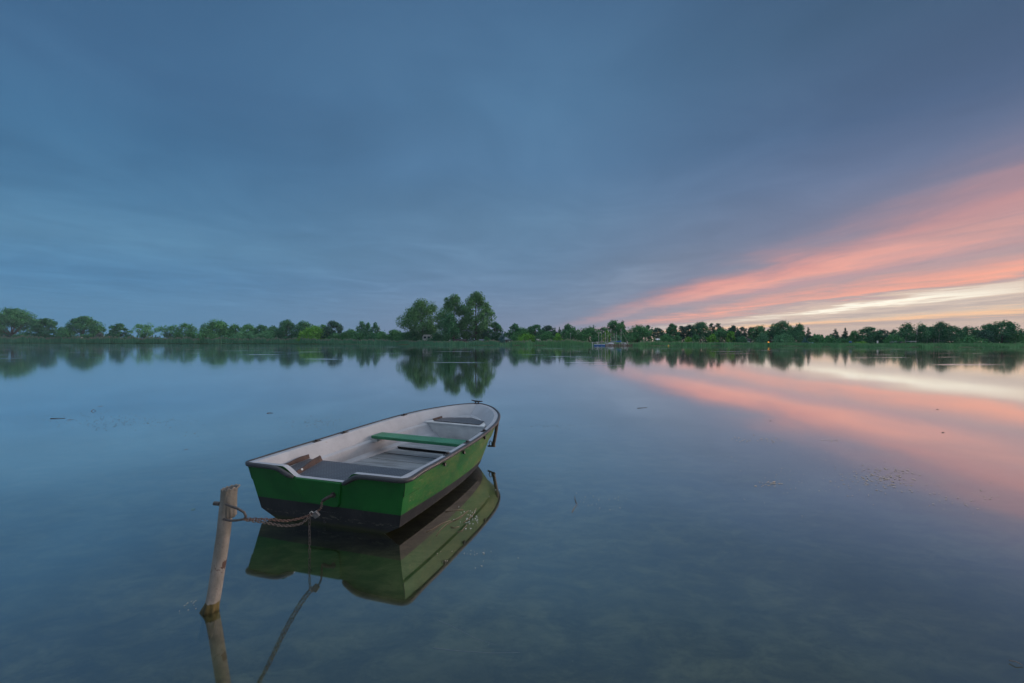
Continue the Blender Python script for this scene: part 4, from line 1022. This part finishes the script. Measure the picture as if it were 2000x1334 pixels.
shed('farm_house', 150, 46, 8, 656.8, 7, m_cream, m_wpaint, 'white house far behind the wide forked oak', 'house', .35, ((-.1,.05,.7),), ((.15,.35,.3,.7),), m_dkwin)
# white caravan
def caravan(px, off, lpx, ytop, label):
    X, Y, gz = bank(px, off); L_ = lpx*Y/F; Ht = H-(ytop-Y0)*Y/F-gz
    r_ = empty('caravan', (X, Y, gz)); tag(r_, label, 'caravan')
    b = MB(); prof = [(-L_/2,.5),(-L_/2,.75*Ht),(-L_/2+.5,Ht),(L_/2-.5,Ht),(L_/2,.78*Ht),(L_/2,.5)]; n = len(prof)
    b.add([(x,0,z) for x, z in prof]+[(x,2.2,z) for x, z in prof], [tuple(range(n)), tuple(range(2*n-1,n-1,-1))]+[(i,n+i,n+(i+1)%n,(i+1)%n) for i in range(n)]); b.build('body', m_cream, r_, bevel=.1)
    for x in (-.25*L_, .12*L_): b = MB(); b.box(x-.5,x+.5,-.03,.02,.55*Ht,.78*Ht); b.build('window', m_dkwin, r_)
    for y in (.1, 2.1): b = MB(); b.tube([(0,y-.1,.35),(0,y+.1,.35)], .35, 12); b.build('wheel', m_dkwin, r_)
caravan(835, 15, 20, 653.5, 'white caravan half hidden under the widest poplar')
def vehicle(px, off, wpx, ytop, mt, label, van=False, name='parked_car'):
    X, Y, gz = bank(px, off); L_ = wpx*Y/F; Ht = H-(ytop-Y0)*Y/F-gz
    r_ = empty(name, (X, Y, gz), .12); tag(r_, label, 'van' if van else 'car')
    b = MB(); z0 = .3
    prof = ([(-.5,z0),(-.5,.95),(-.46,1),(.22,1),(.36,.62),(.5,.55),(.5,z0)] if van else [(-.5,z0),(-.5,.55),(-.40,.62),(-.26,1),(.10,1),(.26,.62),(.48,.55),(.5,z0)])
    pf = [(x*L_, z if i in (0, len(prof)-1) else z*Ht) for i, (x, z) in enumerate(prof)]; n = len(pf)
    b.add([(x,0,z) for x, z in pf]+[(x,1.75,z) for x, z in pf], [tuple(range(n)), tuple(range(2*n-1,n-1,-1))]+[(i,n+i,n+(i+1)%n,(i+1)%n) for i in range(n)]); b.build('body', mt, r_, bevel=.06)
    b = MB(); x0, x1 = (.05,.28) if van else (-.28,.14); b.box(x0*L_,x1*L_,-.02,.02,.66*Ht,.90*Ht); b.build('side_window', m_dkwin, r_)
    for x in (-.30*L_, .30*L_):
        for y in (.06, 1.69): b = MB(); b.tube([(x,y-.1,.30),(x,y+.1,.30)], .30, 14); b.build('wheel', m_dkwin, r_)
vehicle(1754, 9, 9, 666, m_wpaint, 'white van parked on the bank beside a dark car', True, 'parked_van')
vehicle(1763, 8, 8, 667.2, paint('dark_car_paint', (.03,.035,.045), .3), 'dark car parked right of the white van')
def awning(px, off, wpx, ytop, label):
    X, Y, gz = bank(px, off); W = wpx*Y/F; Ht = H-(ytop-Y0)*Y/F-gz
    r_ = empty('awning', (X, Y, gz)); tag(r_, label, 'awning')
    b = MB(); b.prism([(-W/2,0),(W/2,0),(W/2,1.8),(-W/2,1.8)], Ht-.12, Ht); b.build('canopy', m_wpaint, r_, bevel=.03)
    for x in (-W/2+.08, W/2-.08):
        for y in (.1, 1.7): b = MB(); b.tube([(x,y,-.1),(x,y,Ht-.12)], .04, 6); b.build('pole', m_mast, r_)
awning(1785, 9, 11, 666.3, 'pale flat awning among the white birch trunks')
X, Y, gz = bank(1714, 6); b = MB(); b.box(-.16,.16,-.05,.05,.15,.95); b.tube([(0,0,-.1),(0,0,.3)], .05, 6); tag(b.build('notice_board', m_wpaint, loc=(X, Y, gz)), 'small white board at the foot of the greyish broad tree', 'board')
X, Y, gz = bank(1661, 7); b = MB(); b.tube([(0,0,-.1),(0,0,.05),(0,0,.75),(0,0,.82)], [.28,.3,.3,.22], 12); tag(b.build('water_barrel', m_blue, smooth=True, loc=(X, Y, gz)), 'blue barrel in front of the right twin spruce', 'barrel')
X, Y, gz = bank(1586, 7); b = MB(); b.grid([[Vector((-.7,-.3,.0)),Vector((.7,-.3,.0))],[Vector((-.65,-.1,.42)),Vector((.62,-.1,.36))],[Vector((-.6,.5,.5)),Vector((.6,.5,.44))],[Vector((-.7,.9,0)),Vector((.7,.9,0))]]); tag(b.build('tarpaulin', paint('pale_blue_tarp', (.25,.42,.55), .6), smooth=True, loc=(X, Y, gz)), 'pale blue tarpaulin heap right of the lone narrow spruce', 'tarpaulin')
# red upturned boat below the tallest poplar, wooden rowing boat on the landing
X, Y, gz = bank(929, 5.5); L_ = 13*Y/F
hb2 = hull_mesh(L_, 1.3, .7); o = hb2.build('beached_boat', m_red, smooth=True, loc=(X, Y, gz-.05)); tag(o, 'dark red boat lying on the bank below the tallest poplar', 'boat')
# street lamp pole on the bank and the lit orange lamp
X, Y, gz = bank(1114, 9); hp = H-(652-Y0)*Y/F-gz
lp = empty('lamp_post', (X, Y, gz)); tag(lp, 'slim pale lamp post rising from the widest reed clump', 'lamp post')
b = MB(); b.tube([(0,0,-.1),(0,0,hp)], [.07,.05], 8); b.build('pole', m_mast, lp); b = MB(); b.box(-.10,.22,-.10,.10,hp,hp+.14); b.build('lamp_head', m_wpaint, lp, bevel=.03)
X, Y, gz = bank(1501, 5.5); hp = max(.5, H-(668.2-Y0)*Y/F-gz)
lp = empty('garden_lamp', (X, Y, gz)); tag(lp, 'glowing orange lamp on the bank between the weeping willow and the tallest dark tree', 'lamp')
b = MB(); b.tube([(0,0,-.1),(0,0,hp-.2)], .05, 8); b.build('post', m_pile, lp)
m_glow, t = mat('orange_lamp_glow'); t.p.inputs['Base Color'].default_value = (.9,.4,.05,1); t.p.inputs['Emission Color'].default_value = (1,.36,.04,1); t.p.inputs['Emission Strength'].default_value = 2.0
b = MB(); b.tube([(0,0,hp-.22),(0,0,hp-.15),(0,0,hp+.02),(0,0,hp+.10)], [.12,.22,.22,.10], 12); b.build('lantern', m_glow, lp, smooth=True)
b = MB(); b.tube([(0,0,hp+.10),(0,0,hp+.16)], [.25,.05], 12); b.build('lamp_cap', m_pile, lp, smooth=True)

# ================================================================== things floating on the near water
def onw(px, py, z=0.0): Y = F*(H-z)/(py-Y0); return (px-1000)/F*Y, Y
m_twig = paint('wet_twig', (.07,.055,.045), .7, .4, 12); m_pink = paint('drowned_reed_stalk', (.15,.12,.10), .7, .3, 12)
def twig(pts, r, mt, label, z=.004, name='twig'):
    P = [onw(*p[:2]) for p in pts]; x0, y0 = P[0]; b = MB()
    b.tube([(x-x0, y-y0, z+(p[2] if len(p) > 2 else 0)) for (x, y), p in zip(P, pts)], [r*(1-.5*i/(len(P)-1)) for i in range(len(P))], 6)
    tag(b.build(name, mt, smooth=True, loc=(x0, y0, 0)), label, 'twig')
twig([(98,818,0),(112,817.6,.004),(127,817)], .006, m_twig, 'dark stick floating far left on the lake, level with the boat bow')
twig([(178,803.5,0),(182,802.5,.03),(187,803.2,0)], .006, m_twig, 'short dark twig with a raised knob, upper left of the post')
twig([(521,807.5,0),(527,806.8,.01),(533,807)], .006, m_twig, 'short dark twig floating left of the boat beyond the stern')
twig([(845,1256.5,.004),(900,1261,0),(960,1264.5,0),(1015,1263,0)], .0035, m_pink, 'long straight reed stalk lying below the boat reflection near the bottom', -.03)
twig([(854,1202,.004),(885,1214,0),(930,1237,0),(972,1250,0)], .0025, m_pink, 'thin slanting stalk just above the long straight reed stalk', -.03)
twig([(1117,1001,0),(1122,992,.004),(1128,985,.004)], .0025, m_pink, 'short pale stalk right of the boat in the middle of the water', )
twig([(1126,984,0),(1123,975,.006),(1122.5,969,.0)], .003, m_twig, 'thin crooked stem next to the short pale stalk')
twig([(1972,1294,.004),(1986,1299,.010),(1999,1302,0)], .003, m_pink, 'reed stalk at the bottom right picture corner')
twig([(1245,797.5,0),(1252,797,.003),(1264,796)], .005, m_twig, 'dark floating stalk near the left tip of the pink reflection')
m_lf = paint('green_floating_leaf', (.12,.20,.05), .5, .3, 20); m_lfd = paint('brown_floating_leaf', (.12,.08,.06), .6, .3, 20)
def leaf(px, py, L_, mt, label, rz=0.5):
    x, y = onw(px, py); b = MB(); n = 12; up, dn = [], []
    for i in range(n+1):
        f = i/n; w_ = L_*.22*math.sin(math.pi*f)**.8; up.append(Vector((L_*(f-.5), w_, .004+.10*L_*(f-.5)**2))); dn.append(Vector((L_*(f-.5), -w_, .004+.10*L_*(f-.5)**2)))
    mid_ = [Vector((p.x, 0, p.z-.002)) for p in up]; b.grid([up, mid_, dn])
    o = b.build('leaf', mt, smooth='full', loc=(x, y, .001)); o.rotation_euler = (0,0,rz); tag(o, label, 'leaf', 'floating leaves')
leaf(377, 995.5, .030, m_lf, 'green leaf floating left of the post top')
leaf(363, 878, .05, m_lfd, 'brown leaf floating far to the left behind the post')
leaf(196, 793.5, .10, m_lfd, 'round brown leaf beyond the short dark twig')
leaf(136, 820, .09, m_lfd, 'brown leaf next to the dark stick far left')
leaf(1831, 800, .10, m_lfd, 'brown leaf on the orange part of the reflection at right')
leaf(1842, 845, .08, m_lfd, 'brown leaf below the first one on the orange reflection')
leaf(1505, 822, .06, m_lfd, 'small brown leaf at the lower edge of the pink reflection')
# duckweed and pollen specks: nobody could count them
def specks(name, zones, mt, seed):
    rg = np.random.default_rng(seed); Qs = []
    for x0, x1, y0, y1, n, sz in zones:
        px = rg.normal((x0+x1)/2, (x1-x0)/4, n); py = rg.normal((y0+y1)/2, (y1-y0)/4, n)+ (px-(x0+x1)/2)*.0
        Y = F*H/(py-Y0); X = (px-1000)/F*Y; s1 = sz*rg.uniform(.4, 1.5, n); a = rg.uniform(0, 6.28, n); z = rg.uniform(.002, .006, n)
        Qs.append(np.stack([np.stack([X+np.cos(a+j*1.571)*s1*(1.6 if j % 2 else .8), Y+np.sin(a+j*1.571)*s1*(1.6 if j % 2 else .8), z], 1) for j in range(4)], 1))
    Q = np.concatenate(Qs); return tag(np_mesh(name, Q, len(Q), mt), kind='stuff')
m_sp = paint('dark_specks', (.06,.07,.05), .7, .4, 30); m_spl = paint('pale_specks', (.42,.34,.27), .7, .3, 30)
specks('floating_duckweed', [(90,420,806,838,300,.010),(20,200,800,820,60,.009),(540,700,812,835,130,.009),(1010,1190,825,838,80,.008),(340,390,838,854,10,.010)], m_sp, 21)
specks('floating_pollen', [(1420,1530,852,866,60,.010),(1600,1660,857,863,24,.009),(1630,1800,905,965,150,.008),(1700,1790,915,950,50,.011),(1480,1530,938,950,26,.009),(1800,1960,950,1000,40,.007),(1400,1800,860,990,90,.005),(1080,1240,960,1010,30,.004),(840,1000,1060,1110,24,.004),(350,400,1165,1200,12,.0035)], m_spl, 22)
# water crowfoot beside the boat: thin stems with small white flowers
m_stem = paint('water_plant_stem', (.17,.13,.085), .6, .3, 20); m_petal = paint('white_petals', (.62,.66,.70), .6, .1)
wp0 = onw(905, 1000); wp = empty('water_plant', (wp0[0], wp0[1], 0)); tag(wp, 'water crowfoot with thin stems and tiny white blossoms in the boat reflection', 'water plant')
rg = np.random.default_rng(31)
def wps(px, py, z=.004): x, y = onw(px, py); return (x-wp0[0], y-wp0[1], z)
for k, pts in enumerate([[(852,1047),(860,1036),(872,1025),(890,1015),(905,1006)],[(832,1040),(846,1034),(862,1024),(880,1017)],[(870,1000),(885,998),(905,996)],[(897,1029),(888,1032),(880,1030)],[(886,1018),(900,1012),(908,1003),(915,998)],[(893,1040),(902,1038),(907,1031),(912,1026)],[(930,994),(925,1005),(916,1014),(905,1022)]]):
    b = MB(); b.tube([wps(*p) for p in pts], [.0028]*len(pts), 5); b.build('stem', m_stem, wp, smooth='full')
for k in range(34):
    px = rg.normal(922, 13); py = rg.normal(1014, 11)
    if k > 30: px, py = rg.uniform(935, 978), 0; py = 1000-(px-935)*1.0+rg.uniform(-10, 4)
    x, y, z = wps(px, py); r_ = rg.uniform(.004, .009); b = MB()
    n = 10; b.add([(x,y,.007)]+[(x+r_*(1 if i % 2 else .5)*math.cos(6.283*i/n), y+r_*(1 if i % 2 else .5)*math.sin(6.283*i/n), .005) for i in range(n)], [(0,1+i,1+(i+1)%n) for i in range(n)])
    b.build('blossom', m_petal, wp)
